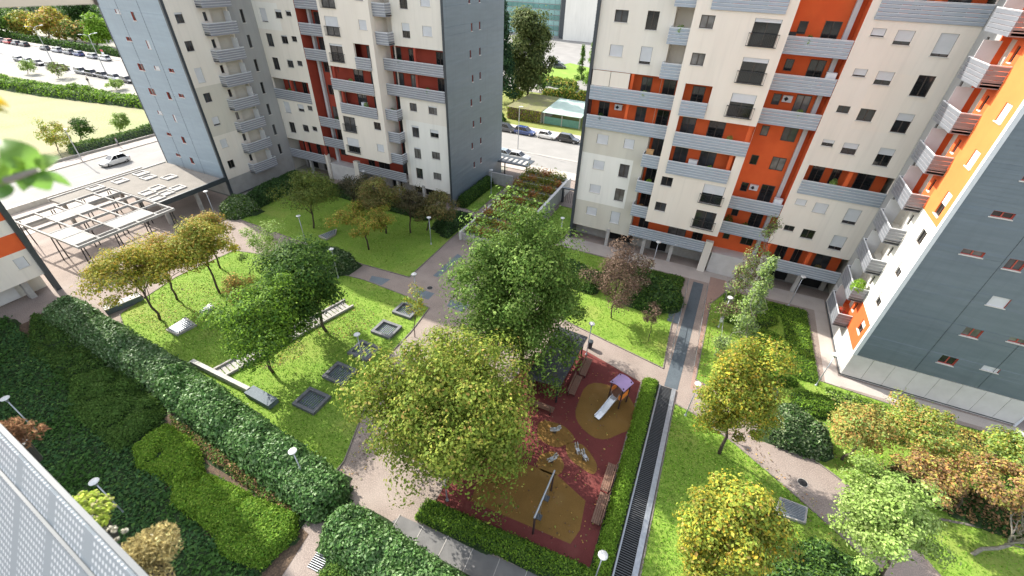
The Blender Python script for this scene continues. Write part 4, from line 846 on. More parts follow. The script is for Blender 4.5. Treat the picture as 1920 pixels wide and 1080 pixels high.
# lamps
def lamp_proto():
    t = thing('park_lamp', 'x', 'lamp', (0, 0, 0))
    MB().lathe((0, 0, 0), [(.13, 0), (.13, .05), (.06, .08), (.045, .5), (.04, 3.55)], 10).build('pole', m_steel, t, smooth=True)
    MB().lathe((0, 0, 3.55), [(.07, 0), (.09, .05), (.09, .24), (.05, .28)], 10).build('lamp_housing', m_steel, t, smooth=True)
    MB().lathe((0, 0, 3.83), [(.05, 0), (.23, .03), (.28, .06), (.26, .09), (.10, .12), (.01, .13)], 18).build('disc', m_lamp, t, smooth=True)
    for k in range(3):
        a = k*2*pi/3; MB().bar((.06*cos(a), .06*sin(a), 3.7), (.28*cos(a), .28*sin(a), 3.87), .018).build('bracket', m_steel, t)
    return t
LP = [((804, 407), 'disc lamp on the shaded lawn near the brownish tree'), ((1370, 557), 'disc lamp beside the brick path and slender trees'), ((1310, 719), 'disc lamp at the turn of the curved path'),
      ((1568, 664), 'disc lamp in front of the white wall corner'), ((1235, 453), 'disc lamp before the pillars of the orange building'), ((1055, 408), 'disc lamp by the dark corner post of the right building'),
      ((921, 318), 'disc lamp on the narrow lawn by the blue grey side wall'), ((669, 626), 'disc lamp among the skylights'), ((621, 466), 'disc lamp behind the round dark glossy bush'), ((776, 513), 'disc lamp at the path junction'),
      ((559, 404), 'disc lamp at the left of the shaded lawn'), ((1110, 606), 'disc lamp at the top corner of the playground'), ((548, 845), 'disc lamp rising out of the glossy laurel hedge'),
      ((175, 902), 'disc lamp in the dark ivy beside the foreground balustrade'), ((8, 746), 'disc lamp in the dark ivy at the left edge'), ((1131, 1040), 'disc lamp at the bottom right corner of the playground'),
      ((832, 877), 'disc lamp half hidden under the broad yellow green tree'), ((1507, 518), 'disc lamp before the dark porch of the orange building'), ((1916, 812), 'disc lamp at the right edge under the dark blue wall'), ((681, 320), 'disc lamp close to the porch of the red and cream building'), ((385, 358), 'disc lamp at the porch below the pale blue tower')]
lp0 = lamp_proto()
for i, (p, lab) in enumerate(LP):
    o = lp0 if i == 0 else copy_tree(lp0); q = G(*p, 3.95); o.location = (q[0], q[1], 0.0); tag(o, lab, 'lamp', 'disc lamps of the courtyard'); o.rotation_euler.z = rnd.uniform(0, 6)
nb_ = thing('notice_box', 'small grey box fixed on the lamp pole by the brick path', 'box', (5.87, 40.5, 1.1)); MB().box(5.72, 6.02, 40.36, 40.55, 1.1, 1.55).build('case', m_steel, nb_); MB().box(5.75, 5.99, 40.35, 40.358, 1.15, 1.5).build('cover', m_shutter, nb_)
# benches
def bench_proto():
    t = thing('bench', 'x', 'bench', (0, 0, 0))
    for k in range(4): MB().box(-.28+k*.14, -.28+k*.14+.12, -1.15, 1.15, .42, .46).build('seat_slat', m_wood, t)
    for k in range(3): MB().box(.30+k*.02, .335+k*.02, -1.15, 1.15, .52+k*.14, .63+k*.14).build('back_slat', m_wood, t)
    for y in (-.95, .95):
        l = MB(); l.box(-.26, .32, y-.03, y+.03, .36, .415); l.box(-.24, -.19, y-.03, y+.03, 0, .36); l.box(.26, .31, y-.03, y+.03, 0, .36); l.bar((.31, y, .4), (.375, y, .95), .05); l.build('leg_frame', m_iron, t)
    return t
bn = bench_proto()
for i, (x, y, r, lab) in enumerate(((-.18, 19.2, 0, 'wooden bench by the bright hedge nearer the slide'), (-.12, 16.75, 0, 'wooden bench by the bright hedge nearer the swing'), (-5.0, 26.4, pi, 'dark wooden bench along the shelter side facing the slide'), (-4.8, 28.9, pi, 'dark wooden bench along the shelter nearest the litter bin'), (-6.9, 23.0, -pi/2, 'dark wooden bench at the near end of the shelter'))):
    o = bn if i == 0 else copy_tree(bn); o.location = (x, y, .015); o.rotation_euler.z = r; tag(o, lab, 'bench', 'playground benches')
# shelter beside the playground
sh = thing('shelter', 'dark flat roofed shelter beside the playground under the trees', 'shelter', (-7.4, 27.3, 0))
MB().poly([(-8.7, 23.7), (-5.75, 24.0), (-5.45, 30.7), (-8.4, 30.9)], 2.2, 2.36).build('roof', surf('felt_roof', (.075, .08, .088), (.055, .06, .066), 1.5, .6, .2, stain=.3), sh)
for x, y in ((-8.45, 23.95), (-5.95, 24.2), (-5.7, 30.4), (-8.2, 30.6)): MB().box(x-.06, x+.06, y-.06, y+.06, 0, 2.2).build('post', m_iron, sh)
MB().box(-8.55, -8.45, 24.1, 30.5, 0, 2.0).build('back_wall', m_dark, sh)
lbn = thing('litter_bin', 'dark litter bin at the top corner of the playground', 'bin', (-5.3, 31.9, 0)); MB().lathe((-5.3, 31.9, 0), [(.2, 0), (.24, .7), (.26, .72), (.26, .78), (.22, .80)], 14).build('drum', m_iron, lbn); MB().lathe((-5.3, 31.9, .8), [(.27, 0), (.25, .1), (.08, .15)], 14).build('lid', m_dark, lbn)
# slide tower
st = thing('play_slide', 'playground tower with steel slide, lilac roof and orange panels', 'slide', (-1.45, 26.2, 0))
m_lilac = surf('lilac_plastic', (.42, .30, .52), (.38, .27, .47), 2, .4); m_orp = surf('orange_plastic', (.80, .25, .04), (.75, .22, .035), 2, .45); m_dwood = surf('dark_post', (.05, .03, .03), None, 4, .5); m_shiny = surf('slide_steel', (.72, .73, .74), (.66, .67, .68), 3, .28, metal=.7)
dx = np.array([-.38, -.92]); px_ = np.array([.92, -.38]); o2 = np.array([-1.3, 26.6])
Q = lambda a, b_, z: (o2[0]+px_[0]*a+dx[0]*b_, o2[1]+px_[1]*a+dx[1]*b_, z)
for a in (-.55, .55):
    for b_ in (-.55, .55): MB().bar(Q(a, b_, 0), Q(a, b_, 2.5), .11).build('post', m_dwood, st)
MB().bar(Q(0, -.6, 1.0), Q(0, .6, 1.0), 1.2, .08).build('deck', m_wood, st)
r = MB(); N8 = 9
for k in range(N8):
    a0, a1 = -.7+1.4*k/N8, -.7+1.4*(k+1)/N8; z0, z1 = 2.35+.22*cos(a0/.7*pi/2), 2.35+.22*cos(a1/.7*pi/2)
    r.add([Q(a0, -.7, z0), Q(a1, -.7, z1), Q(a1, .7, z1), Q(a0, .7, z0), Q(a0, -.7, z0+.05), Q(a1, -.7, z1+.05), Q(a1, .7, z1+.05), Q(a0, .7, z0+.05)], BOXF)
r.build('roof', m_lilac, st)
for (a, b_, a2, b2_) in ((-.55, -.45, -.55, .45), (.55, -.45, .55, .45)): MB().bar(Q(a, b_, 1.35), Q(a2, b2_, 1.35), .03, .6).build('side_panel', m_orp, st)
MB().bar(Q(.3, .58, 1.32), Q(.54, .58, 1.32), .03, .55).build('front_panel', m_orp, st)
ch = MB(); pr = [(.55, 1.05), (.9, .98), (1.5, .68), (2.1, .38), (2.5, .24), (2.8, .2)]
for (b0, z0), (b1, z1) in zip(pr, pr[1:]):
    for u0, u1, h_ in ((-.24, .24, 0), (-.28, -.23, .16), (.23, .28, .16)):
        ch.add([Q(u0, b0, z0-.04), Q(u1, b0, z0-.04), Q(u1, b1, z1-.04), Q(u0, b1, z1-.04), Q(u0, b0, z0+h_), Q(u1, b0, z0+h_), Q(u1, b1, z1+h_), Q(u0, b1, z1+h_)], BOXF)
ch.build('chute', m_shiny, st); MB().bar(Q(0, 2.62, 0), Q(0, 2.62, .17), .3, .08).build('chute_foot', m_steel, st)
ld = MB(); [ld.bar(Q(-.25, -.6-.15*k, 1-.25*k), Q(.25, -.6-.15*k, 1-.25*k), .06) for k in range(4)]; [ld.bar(Q(s_, -.6, 1.05), Q(s_, -1.2, .02), .05) for s_ in (-.27, .27)]; ld.build('ladder', m_steel, st)
for s_ in (-.35, .35): MB().tube([Q(s_, .6, 1.05), Q(s_, .75, 1.5), Q(s_, .6, 1.75)], [.02]*3, 6).build('grab_rail', m_steel, st)
# spring riders
def rider(x, y, rot, lab, colr):
    t = thing('spring_rider', lab, 'spring rider', (x, y, 0), 'spring riders'); R_ = lambda a, b_, z: (x+a*cos(rot)-b_*sin(rot), y+a*sin(rot)+b_*cos(rot), z)
    MB().tube([R_(.10*cos(k*.9), .10*sin(k*.9), .02+k*.0145) for k in range(27)], [.018]*27, 6).build('spring', m_iron, t)
    b = MB(); prof = [(-.42, .42), (-.38, .62), (-.22, .55), (.1, .54), (.24, .80), (.42, .86), (.46, .74), (.36, .60), (.34, .42), (.1, .36), (-.2, .36)]
    for s_ in (-.10, .08):
        n = len(prof); b.add([R_(p[0], s_, p[1]) for p in prof]+[R_(p[0], s_+.025, p[1]) for p in prof], [tuple(range(n))[::-1], tuple(range(n, 2*n))]+[(i, (i+1) % n, n+(i+1) % n, n+i) for i in range(n)])
    b.build('side_plates', colr, t); MB().bar(R_(-.22, 0, .55), R_(.08, 0, .55), .24, .05).build('seat', m_steel, t)
    MB().bar(R_(.28, -.22, .78), R_(.28, .22, .78), .035).build('handle', m_iron, t)
m_rw = surf('rider_grey', (.55, .55, .52), (.45, .45, .43), 4, .5)
rider(-5.0, 21.3, .5, 'grey spring rider nearest the dark shelter', m_rw); rider(-2.85, 20.35, 2.2, 'left grey spring rider of the close pair', m_rw); rider(-2.2, 20.05, 2.4, 'right grey spring rider of the close pair', m_rw); rider(-4.3, 18.8, .9, 'grey spring rider nearest the swing', m_rw)
# swing
sw = thing('swing', 'single beam swing frame on the large ochre patch', 'swing', (-3.6, 15, 0))
MB().tube([(-3.62, 13.45, 0), (-3.62, 13.45, 2.3)], [.07, .07], 10).build('post', m_dwood, sw); MB().tube([(-3.58, 16.7, 0), (-3.58, 16.7, 2.3)], [.07, .07], 10).build('post', m_dwood, sw)
MB().tube([(-3.62, 13.3, 2.33), (-3.58, 16.85, 2.33)], [.065, .065], 10).build('beam', m_steel, sw)
for y in (14.4, 15.8):
    s_ = MB().box(-3.78, -3.42, y-.2, y+.2, .45, .5).build('seat', m_dark, sw)
    for q in (-.18, .18): MB().tube([(-3.6, y+q, 2.28), (-3.6, y+q, .5)], [.012, .012], 5).build('chain', m_steel, s_)
# ramp handrails
for x, lab in ((2.0, 'low steel handrail on the lawn side of the blue grey ramp'), (4.15, 'low steel handrail on the brick side of the blue grey ramp'), (6.15, 'low steel handrail between the brick path and the corner lawn')):
    t = thing('handrail', lab, 'railing', (x, 40, 0)); y0, y1 = (33, 47.5) if x < 6 else (38.5, 47.5)
    MB().tube([(x, y0, .85), (x, y1, .85)], [.025, .025], 6).build('rail', m_steel, t)
    for k in range(6): yy = y0+.1+(y1-y0-.2)*k/5; MB().tube([(x, yy, 0), (x, yy, .85)], [.02, .02], 6).build('post', m_steel, t)
# paved service channel at the bottom
sheet('service_channel', [(-13, 8.9), (2, 9.9), (1.7, 11.6), (-12, 10.7)], .02, surf('channel_paving', (.17, .165, .16), (.13, .128, .125), 1, .8, .2, stain=.3), label='dark paved channel below the playground hedge', cat='paving')
for k in range(8):
    x = -12+k*1.8; tag(MB().bar((x, 9.0+.065*(x+13), .03), (x-.1, 10.75+.065*(x+12), .03), .05, .02).build('paving_joint', m_conc), 'pale joint across the dark paved channel', 'paving joint', 'joints of the dark paved channel', kind='structure')
gr2 = thing('drain_grating', 'short dark grating beside the lower path', 'grating', (*G(610, 1030)[:2], 0)); a, b_ = G(588, 1068), G(632, 1002)
MB().bar((*a[:2], .015), (*b_[:2], .015), .9, .03).build('floor', m_black, gr2); d = (b_-a); Lg = np.linalg.norm(d); d /= Lg; n_ = np.array([-d[1], d[0], 0])
for k in range(int(Lg/.12)): p = a+d*k*.12+np.array([0, 0, .06]); MB().bar(p-n_*.45, p+n_*.45, .04, .03).build('grate_bar', m_steel, gr2)

# ------------------------------------------------------------------ pergola and porch roof beside the left tower
m_perg = surf('pergola_concrete', (.36, .35, .33), (.29, .28, .265), 2, .85, .25, stain=.35)
pg = thing('pergola', 'white grid pergola with open and filled squares beside the pale blue tower', 'pergola', (-65.7, 23.5, 0))
XS = [-59.2, -60.0, -62.5, -65.0, -67.4, -69.8, -72.2]; YS = [18.2, 20.35, 22.5, 24.6, 26.75, 28.7]
for x in XS: MB().box(x-.09, x+.09, YS[0]-.1, YS[-1]+.1, 3.32, 3.60).build('beam', m_perg, pg)
for y in YS:
    for i in range(len(XS)-1): MB().box(XS[i+1]+.09, XS[i]-.09, y-.09, y+.09, 3.34, 3.585).build('cross_beam', m_perg, pg)
for (i, j) in ((1, 0), (2, 0), (1, 2), (1, 3), (4, 1), (4, 2)): MB().box(XS[i+1]+.09, XS[i]-.09, YS[j]+.09, YS[j+1]-.09, 3.44, 3.56).build('infill_panel', m_perg, pg)
for y in (18.5, 21.9, 25.2, 28.3):
    for x in (-59.3, -65.2, -71.9):
        for q in (-.25, .25): MB().tube([(x-.1, y+q, 0), (x, y+q*.5, 3.33)], [.06, .06], 8).build('post', m_iron, pg)
po = thing('porch_roof', 'flat concrete porch roof with white square upstands below the tower', 'porch roof', (-68.6, 33, 0))
m_gravel = surf('roof_gravel', (.22, .20, .175), (.18, .165, .145), 1, .95, .6, fine=(.27, .25, .22), finescale=12, stain=.25)
MB().poly([(-75, 23.2), (-72.45, 23.2), (-72.45, 28.95), (-62.45, 28.95), (-62.45, 37.9), (-75, 38.2)], 3.2, 3.5).build('slab', m_gravel, po)
MB().box(-62.44, -62.25, 28.95, 38.6, 2.95, 3.6).build('fascia', m_dark, po)
MB().box(-75.2, -75.01, 23.1, 38.2, 3.1, 3.62).build('fascia', m_paleconc, po)
for (px, py) in ((264, 325), (278, 332), (317, 332), (225, 339), (179, 352), (276, 361), (294, 352), (310, 362), (333, 352), (293, 371)):
    c = G(px, py, 3.6); x, y = c[0], c[1]
    fr_ = MB()
    for (a, b_, cc, d) in ((-.8, .8, -.8, -.62), (-.8, .8, .62, .8), (-.8, -.62, -.62, .62), (.62, .8, -.62, .62)): fr_.box(x+a, x+b_, y+cc, y+d, 3.5, 3.66)
    fr_.build('upstand', m_paleconc, po); MB().box(x-.62, x+.62, y-.62, y+.62, 3.5, 3.53).build('rooflight', m_conc, po)
for x, y in ((-63, 29.5), (-63, 34), (-68.5, 29.6), (-74.4, 24), (-74.4, 30.5), (-74.4, 37)): MB().box(x-.2, x+.2, y-.2, y+.2, 0, 3.2).build('pillar', m_conc, po)
tag(MB().box(-84.4, -84.0, -10, 39, -.05, .75).build('street_wall', m_paleconc), 'low white wall between the courtyard and the side street', 'wall')
tag(MB().box(-78.0, -77.7, -10, 38.4, -.05, .35).build('kerb_wall', m_paleconc), 'white kerb wall behind the pergola', 'wall')
sheet('forecourt', [(-83.9, -20), (-75.6, -20), (-75.6, 39), (-83.9, 39)], .003, m_palepave, label='pale forecourt strip behind the pergola', cat='paving')
rk = thing('bike_rack', 'steel bike rack in the sun under the pergola edge', 'bike rack', (-68, 15.9, 0))
for k in range(6): MB().tube([(-70+k*.7, 15.6, 0), (-70+k*.7, 15.6, .75), (-70+k*.7, 16.3, .75), (-70+k*.7, 16.3, 0)], [.03]*4, 6).build('hoop', m_iron, rk)
MB().box(-70.2, -66.3, 15.9, 16.0, .04, .09).build('base_rail', m_iron, rk)

# ------------------------------------------------------------------ cars
def car_paint(name, c, r=.25): 
    m, t, p = new_mat(name); p.inputs['Base Color'].default_value = (*c, 1); p.inputs['Roughness'].default_value = r; p.inputs['Coat Weight'].default_value = .6; return m
PAINT = {k: car_paint('paint_'+k, v) for k, v in dict(white=(.75, .75, .74), silver=(.42, .43, .45), black=(.02, .02, .022), dark_grey=(.07, .075, .085), blue=(.04, .07, .2), red=(.5, .03, .03), pale_blue=(.3, .36, .42), grey=(.2, .21, .22)).items()}
m_tyre = surf('tyre', (.02, .02, .02), None, 8, .8); m_rim = surf('rim', (.4, .4, .42), None, 8, .3, metal=.7); m_head = surf('headlight', (.7, .7, .72), None, 8, .1); m_tail = surf('tail_light', (.35, .02, .02), None, 8, .2); m_cglass = surf('car_glass', (.015, .018, .022), None, 3, .06, spec=.6)
def car_proto(L=4.25, W=1.78, Hh=1.48, est=False):
    t = thing('parked_car', 'x', 'car', (0, 0, 0)); h = L/2
    # body: cross sections along the length (x), lower body loft
    st_ = [(-h, .42, .78, .80), (-h+.12, .26, .90, .92), (-h+.9, .20, .95, 1.0), (0, .20, .95, 1.0), (h-1.15, .20, .90, 1.0), (h-.35, .24, .76, .95), (h-.05, .32, .62, .82), (h, .40, .56, .74)]
    b = MB(); w2 = W/2; n = 8
    for x, zb, zt, k in st_:
        w_ = w2*k; b.v += [(x, -w_*.92, zb), (x, -w_, zb+.12), (x, -w_, zt-.14), (x, -w_*.88, zt), (x, w_*.88, zt), (x, w_, zt-.14), (x, w_, zb+.12), (x, w_*.92, zb)]
    for i in range(len(st_)-1):
        for k in range(n): b.f.append((i*n+k, i*n+(k+1) % n, (i+1)*n+(k+1) % n, (i+1)*n+k)); b.m.append(0)
    b.f += [tuple(range(n)), tuple(range((len(st_)-1)*n, len(st_)*n))[::-1]]; b.m += [0, 0]
    rear = -h+.15 if est else -h+.35
    b.add([(rear+.35, -.62, Hh-.03), (h-1.95, -.62, Hh-.03), (h-1.95, .62, Hh-.03), (rear+.35, .62, Hh-.03), (rear+.5, -.56, Hh+.02), (h-2.15, -.56, Hh+.02), (h-2.15, .56, Hh+.02), (rear+.5, .56, Hh+.02)], BOXF)
    body = b.build('body', PAINT['white'], t)
    g = MB(); lo = [(rear, -.80, .90), (h-1.2, -.78, .88), (h-1.2, .78, .88), (rear, .80, .90)]; hi = [(rear+.38, -.62, Hh-.028), (h-1.98, -.62, Hh-.028), (h-1.98, .62, Hh-.028), (rear+.38, .62, Hh-.028)]
    g.add(lo+hi, BOXF); g.build('windows', m_cglass, t)
    p = MB()
    for s_ in (-1, 1):
        for x0, x1 in ((rear, rear+.38), (h-1.2, h-1.98), (-.25, -.25)): p.bar((x0, s_*.805, .90), (x1, s_*.63, Hh-.03), .07, .05)
    p.build('roof_pillars', PAINT['white'], t)
    for x in (-h+.82, h-.85):
        for s_ in (-1, 1):
            y = s_*(w2-.12); wh = MB().tube([(x, y-.1, .31), (x, y+.1, .31)], [.31, .31], 16).build('tyre', m_tyre, t); MB().tube([(x, y+s_*.1, .31), (x, y+s_*.115, .31)], [.2, .19], 12).build('rim', m_rim, wh)
    for s_ in (-1, 1):
        MB().box(h-.12, h-.02, s_*.55-.17, s_*.55+.17, .56, .69).build('headlight', m_head, t); MB().box(-h-.005, -h+.06, s_*.62-.13, s_*.62+.13, .62, .8).build('tail_light', m_tail, t)
    MB().box(-h+.02, h-.02, -.7, .7, .19, .3).build('underbody', m_tyre, t)
    return t
protos = [car_proto(), car_proto(4.6, 1.84, 1.62, True)]
used = [False, False]
def place_car(x, y, yaw, colr, kind, lab, grp, z=-.012):
    o = copy_tree(protos[kind]) if used[kind] else protos[kind]; used[kind] = True
    o.location = (x, y, z); o.rotation_euler.z = yaw; tag(o, lab, 'car', grp)
    for ch in o.children:
        if ch.name.startswith(('body', 'roof_pillars')):
            ch.material_slots[0].link = 'OBJECT'; ch.material_slots[0].material = PAINT[colr]
    return o
def rowx(px, py): return float(G(px, py)[0])
far = [(5, 74, 'silver'), (18, 77, 'silver'), (32, 80, 'red'), (46, 82, 'dark_grey'), (63, 85, 'black'), (99, 92, 'dark_grey'), (121, 96, 'silver'), (141, 100, 'grey'), (162, 103, 'blue'), (183, 108, 'silver'), (206, 112, 'white')]
wordsF = ['silver car at the far left of the distant kerb', 'silver car just left of the red car', 'red car in the distant kerb row', 'dark grey car just right of the red car', 'black car second right of the red car', 'dark car alone between the gap and the silver car', 'silver car in the middle of the distant kerb row', 'grey car just left of the blue car', 'blue car in the distant kerb row', 'silver car just right of the blue car', 'white car nearest the pale blue tower in the distant row']
nx_ = -1e9
for (px, py, c_), lab in zip(far, wordsF):
    nx_ = max(rowx(px, py), nx_+5.2); place_car(nx_, 89.6, pi, c_, rnd.choice([0, 1]), lab, 'cars parked along the far kerb')
near = [(14, 118, 'dark_grey'), (28, 121, 'silver'), (40, 124, 'black'), (68, 131, 'dark_grey'), (81, 134, 'silver'), (126, 142, 'grey'), (140, 145, 'black'), (158, 148, 'dark_grey'), (183, 153, 'silver'), (205, 158, 'black'), (232, 165, 'dark_grey'), (244, 168, 'silver')]
wordsN = ['first', 'second', 'third', 'fourth', 'fifth', 'sixth', 'seventh', 'eighth', 'ninth', 'tenth', 'eleventh', 'twelfth']
nx_ = -1e9
for (px, py, c_), wd in zip(near, wordsN):
    nx_ = max(rowx(px, py), nx_+5.2); place_car(nx_, 75.2, 0, c_, rnd.choice([0, 1]), f'{c_.replace("_", " ")} car, {wd} from the left in the near kerb row', 'cars parked along the near kerb')
for (px, py, c_, y, k, lab) in ((944, 249, 'dark_grey', 89.4, 1, 'dark estate car beside the blue grey tower behind the road'), (982, 253, 'blue', 89.4, 1, 'blue car between the estate and the white car behind the road'), (1023, 261, 'white', 89.4, 0, 'white hatchback parked behind the road between the blocks'), (1063, 268, 'black', 89.4, 1, 'black car parked beside the right block behind the road'), (938, 302, 'pale_blue', 74.9, 0, 'pale blue car half hidden by the blue grey tower'), (968, 303, 'silver', 74.9, 0, 'silver car parked on the near side between the blocks')):
    place_car(rowx(px, py), y, 0, c_, k, lab, 'cars between the two blocks')
place_car(-91.3, 38.9, -pi/2, 'white', 0, 'white car driving on the side street beside the meadow', None, -.016)
for i, (px, py, c_, lab) in enumerate(((1046, 121, 'silver', 'silver car in the car park beyond the trees'), (1049, 128, 'dark_grey', 'dark car in the car park beyond the trees'), (1093, 48, 'white', 'white car in the distant car park beside the right block'), (1098, 38, 'black', 'black car in the distant car park beside the right block'), (1100, 30, 'silver', 'silver car furthest off beside the right block'))):
    p = G(px, py); place_car(p[0], p[1], .3, c_, i % 2, lab, 'cars in the distant car park', -.02)

# ------------------------------------------------------------------ beyond the courtyard
FT = [('dark leafy tree at the far left behind the road', (15, 66), (-30, 12, 45, 66), GREEN), ('orange tinged tree behind the red car', (45, 68), (18, 18, 68, 66), AUTUMN), ('tall yellow and orange tree behind the distant cars', (92, 74), (58, 8, 132, 76), YELLOW+ORANGE), ('orange bush tree beside the tall yellow one', (140, 80), (122, 30, 166, 82), ORANGE+GREEN), ('bright green round tree beside the pale blue tower', (182, 88), (155, 16, 212, 92), LIME), ('dark tree behind the bright green one', (170, 70), (120, -10, 180, 50), DGREEN)]
for lab, b_, bx_, cl in FT: tree('roadside_tree', lab, b_, bx_, cl, 2600, .95, 26, 'round', .3, rzmax=12)
bed('far_wood', 'mass of dark trees beyond the road at the top left', 'wood', [(-420, 128), (-190, 122), (-170, 150), (-250, 260), (-420, 260)], 15, 8, 14000, 1.7, GREEN+DGREEN, .5, 7, seed=60, step=6, kind='stuff')
bed('hedge', 'dark hedge behind the distant parked cars', 'hedge', [(-420, 95), (-172, 95.2), (-172, 97.4), (-420, 97.6)], 2.2, .8, 14000, .6, GREEN+DGREEN, .25, 2, seed=61, step=1.2)
bed('hedge', 'yellow green hedge along the back of the dry meadow', 'hedge', [(-185, 53), (-150, 56.5), (-118, 62), (-118, 66), (-150, 62), (-185, 58)], 2.4, 1.2, 9000, .45, LIME+GREEN, .35, 3, seed=62, step=.9)
bed('hedge', 'clipped hedge along the pavement of the dry meadow', 'hedge', [(-103.3, 38), (-101, 38), (-101, 57), (-103.3, 57)], 1.5, .7, 3600, .32, GREEN, .2, 1.5, seed=63)
for lab, b_, bx_, cl in (('small yellow green tree at the corner of the dry meadow', (108, 282), (78, 222, 126, 275), YGREEN), ('small round dark tree on the dry meadow', (152, 264), (127, 218, 173, 258), DGREEN+GREEN), ('thin young tree on the dry meadow near the tower', (225, 248), (206, 208, 242, 245), PALE), ('small pale street tree left of the near kerb', (52, 138), (42, 112, 66, 134), PALE), ('thin pinkish street tree on the near kerb', (110, 146), (90, 116, 124, 140), BROWN+PALE), ('small street tree near the tower on the near kerb', (218, 168), (198, 148, 232, 164), PALE)):
    tree('young_tree', lab, b_, bx_, cl, 1300, .34, 16, 'round', .09)
fc = thing('fence', 'green wire fence on a low kerb round the dry meadow', 'fence', (-100, 45, 0))
MB().box(-100.2, -99.9, 33.5, 70, -.03, .35).build('kerb', m_conc, fc); gmat = surf('fence_green', (.03, .07, .05), None, 5, .6)
for k in range(19): MB().box(-100.08, -100.02, 33.6+k*2, 33.66+k*2, .35, 1.6).build('post', gmat, fc)
for z in (.6, .85, 1.1, 1.35, 1.58): MB().box(-100.06, -100.04, 33.6, 69.7, z, z+.025).build('wire', gmat, fc)
for i, (b_, lab) in enumerate((((109, 116), 'tall street lamp in the middle of the main road'), ((212, 134), 'tall street lamp on the main road nearest the tower'), ((17, 96), 'tall street lamp on the main road at the far left'))):
    p = G(*b_); t = thing('street_lamp', lab, 'street lamp', (p[0], 79.2, 0), 'street lamps of the main road')
    MB().tube([(p[0], 79.2, 0), (p[0], 79.2, 9.5)], [.13, .07], 8).build('pole', m_steel, t)
    for s_ in (-1, 1): MB().tube([(p[0], 79.2, 9.4), (p[0], 79.2+s_*.8, 9.8), (p[0], 79.2+s_*1.6, 9.85)], [.05]*3, 6).build('arm', m_steel, t); MB().bar((p[0], 79.2+s_*1.5, 9.86), (p[0], 79.2+s_*2.3, 9.92), .3, .12).build('lamp_head', m_rail, t)
for (b_, h_, lab) in (((155, 303), 5.5, 'thin street lamp beside the hedge of the dry meadow'), ((971, 279), 8, 'street lamp on the median between the two blocks')):
    p = G(*b_); t = thing('street_lamp', lab, 'street lamp', (p[0], p[1], 0)); MB().tube([(p[0], p[1], 0), (p[0], p[1], h_)], [.09, .06], 8).build('pole', m_steel, t); MB().bar((p[0]-.1, p[1], h_), (p[0]+.7, p[1], h_+.08), .25, .1).build('lamp_head', m_rail, t)
sg = thing('road_sign', 'tall red and white road sign beside the distant cars', 'sign', (*G(199, 113)[:2], 0)); p = G(199, 113)
MB().tube([(p[0], p[1], 0), (p[0], p[1], 3.2)], [.06, .06], 6).build('post', m_steel, sg)
for k in range(3): MB().box(p[0]-.7, p[0]+.7, p[1]-.09, p[1]-.05, 1.0+k*.75, 1.6+k*.75).build('panel', [PAINT['red'], m_rail, PAINT['red']][k], sg)
yk = thing('yellow_kiosk', 'yellow box cabin beside the road next to the pale blue tower', 'cabin', (-182, 97, 0)); MB().box(-183.5, -180.5, 96, 98, 0, 2.6).build('shell', surf('yellow', (.6, .35, .06), None, 2, .6), yk); MB().box(-183.7, -180.3, 95.8, 98.2, 2.6, 2.75).build('roof', m_conc, yk)
# between the blocks
tree('conifer', 'tall dark conifer beside the blue grey tower', (937, 195), (898, -70, 972, 190), [((.025, .055, .03), 4), ((.04, .075, .035), 3)], 7000, .75, 60, 'cone', .4, rzmax=14, spread=.28)
tree('lime_tree', 'big rounded olive green tree beyond the road between the blocks', (988, 186), (940, 18, 1040, 178), [((.09, .11, .04), 4), ((.14, .15, .06), 3), ((.06, .08, .03), 3)], 13000, .75, 70, 'egg', .4, rzmax=11, spread=.26)
for lab, b_, bx_, cl in (('small bright conifer beside the big olive tree', (1012, 172), (996, 118, 1028, 168), GREEN), ('slim cypress beyond the garage roof', (1090, 150), (1082, 86, 1100, 148), GREEN), ('bushy green tree behind the slim cypress', (1108, 160), (1096, 78, 1125, 155), LIME+GREEN), ('low olive bush tree at the end of the verge hedge', (962, 190), (950, 160, 985, 190), GREEN+YGREEN)):
    tree('small_tree', lab, b_, bx_, cl, 1500, .45, 22, 'cone' if 'con' in lab or 'cyp' in lab else 'round', .15)
bed('hedge', 'clipped hedge behind the cars between the blocks', 'hedge', [(-60, 94.6), (-45, 94.6), (-45, 96.6), (-60, 96.6)], 1.5, .7, 2600, .4, GREEN+DGREEN, .2, 1.5, seed=64)
sheet('car_park_grass', [(-62, 150), (-44, 146), (-40, 168), (-56, 176)], .0, m_grass, label='green island in the distant car park', cat='grass')
sheet('verge_path', [(-60, 128), (-34, 126.5), (-34, 131), (-60, 134)], .0, m_palepave, label='pale path behind the mixed hedge', cat='path')
bed('hedge', 'low hedge round the island of the distant car park', 'hedge', [(-63, 140), (-40, 133), (-40, 137), (-62, 145)], 2.2, 1.2, 2200, .6, GREEN+YGREEN, .3, 2, seed=66)
bed('hedge', 'long mixed hedge running up to the car park', 'hedge', [(-46, 122), (-32, 122), (-32, 124.5), (-46, 124.5)], 2.6, 1, 2600, .45, GREEN+AUTUMN, .3, 1.5, seed=65)
ga = thing('garage', 'low garage with creeper covered wall and weedy roof', 'garage', (-41, 107, 0))
MB().box(-45.5, -37, 98.5, 113, 0, 2.5).build('wall', m_conc, ga); MB().box(-45.7, -36.9, 98.3, 113.2, 2.5, 2.68).build('roof', surf('weedy_roof', (.18, .19, .06), (.13, .11, .08), .35, .95, .6, fine=(.22, .22, .08), finescale=4), ga)
n = 2200; P = np.stack([rng.uniform(-45.5, -37, n), 98.4+rng.normal(0, .12, n), rng.uniform(.1, 2.6, n)], 1); leafmesh('creeper', P, np.array([0, -1, .4])+rng.normal(0, .4, (n, 3)), .35, colmix(n, YGREEN+BROWN), LEAF, ga)
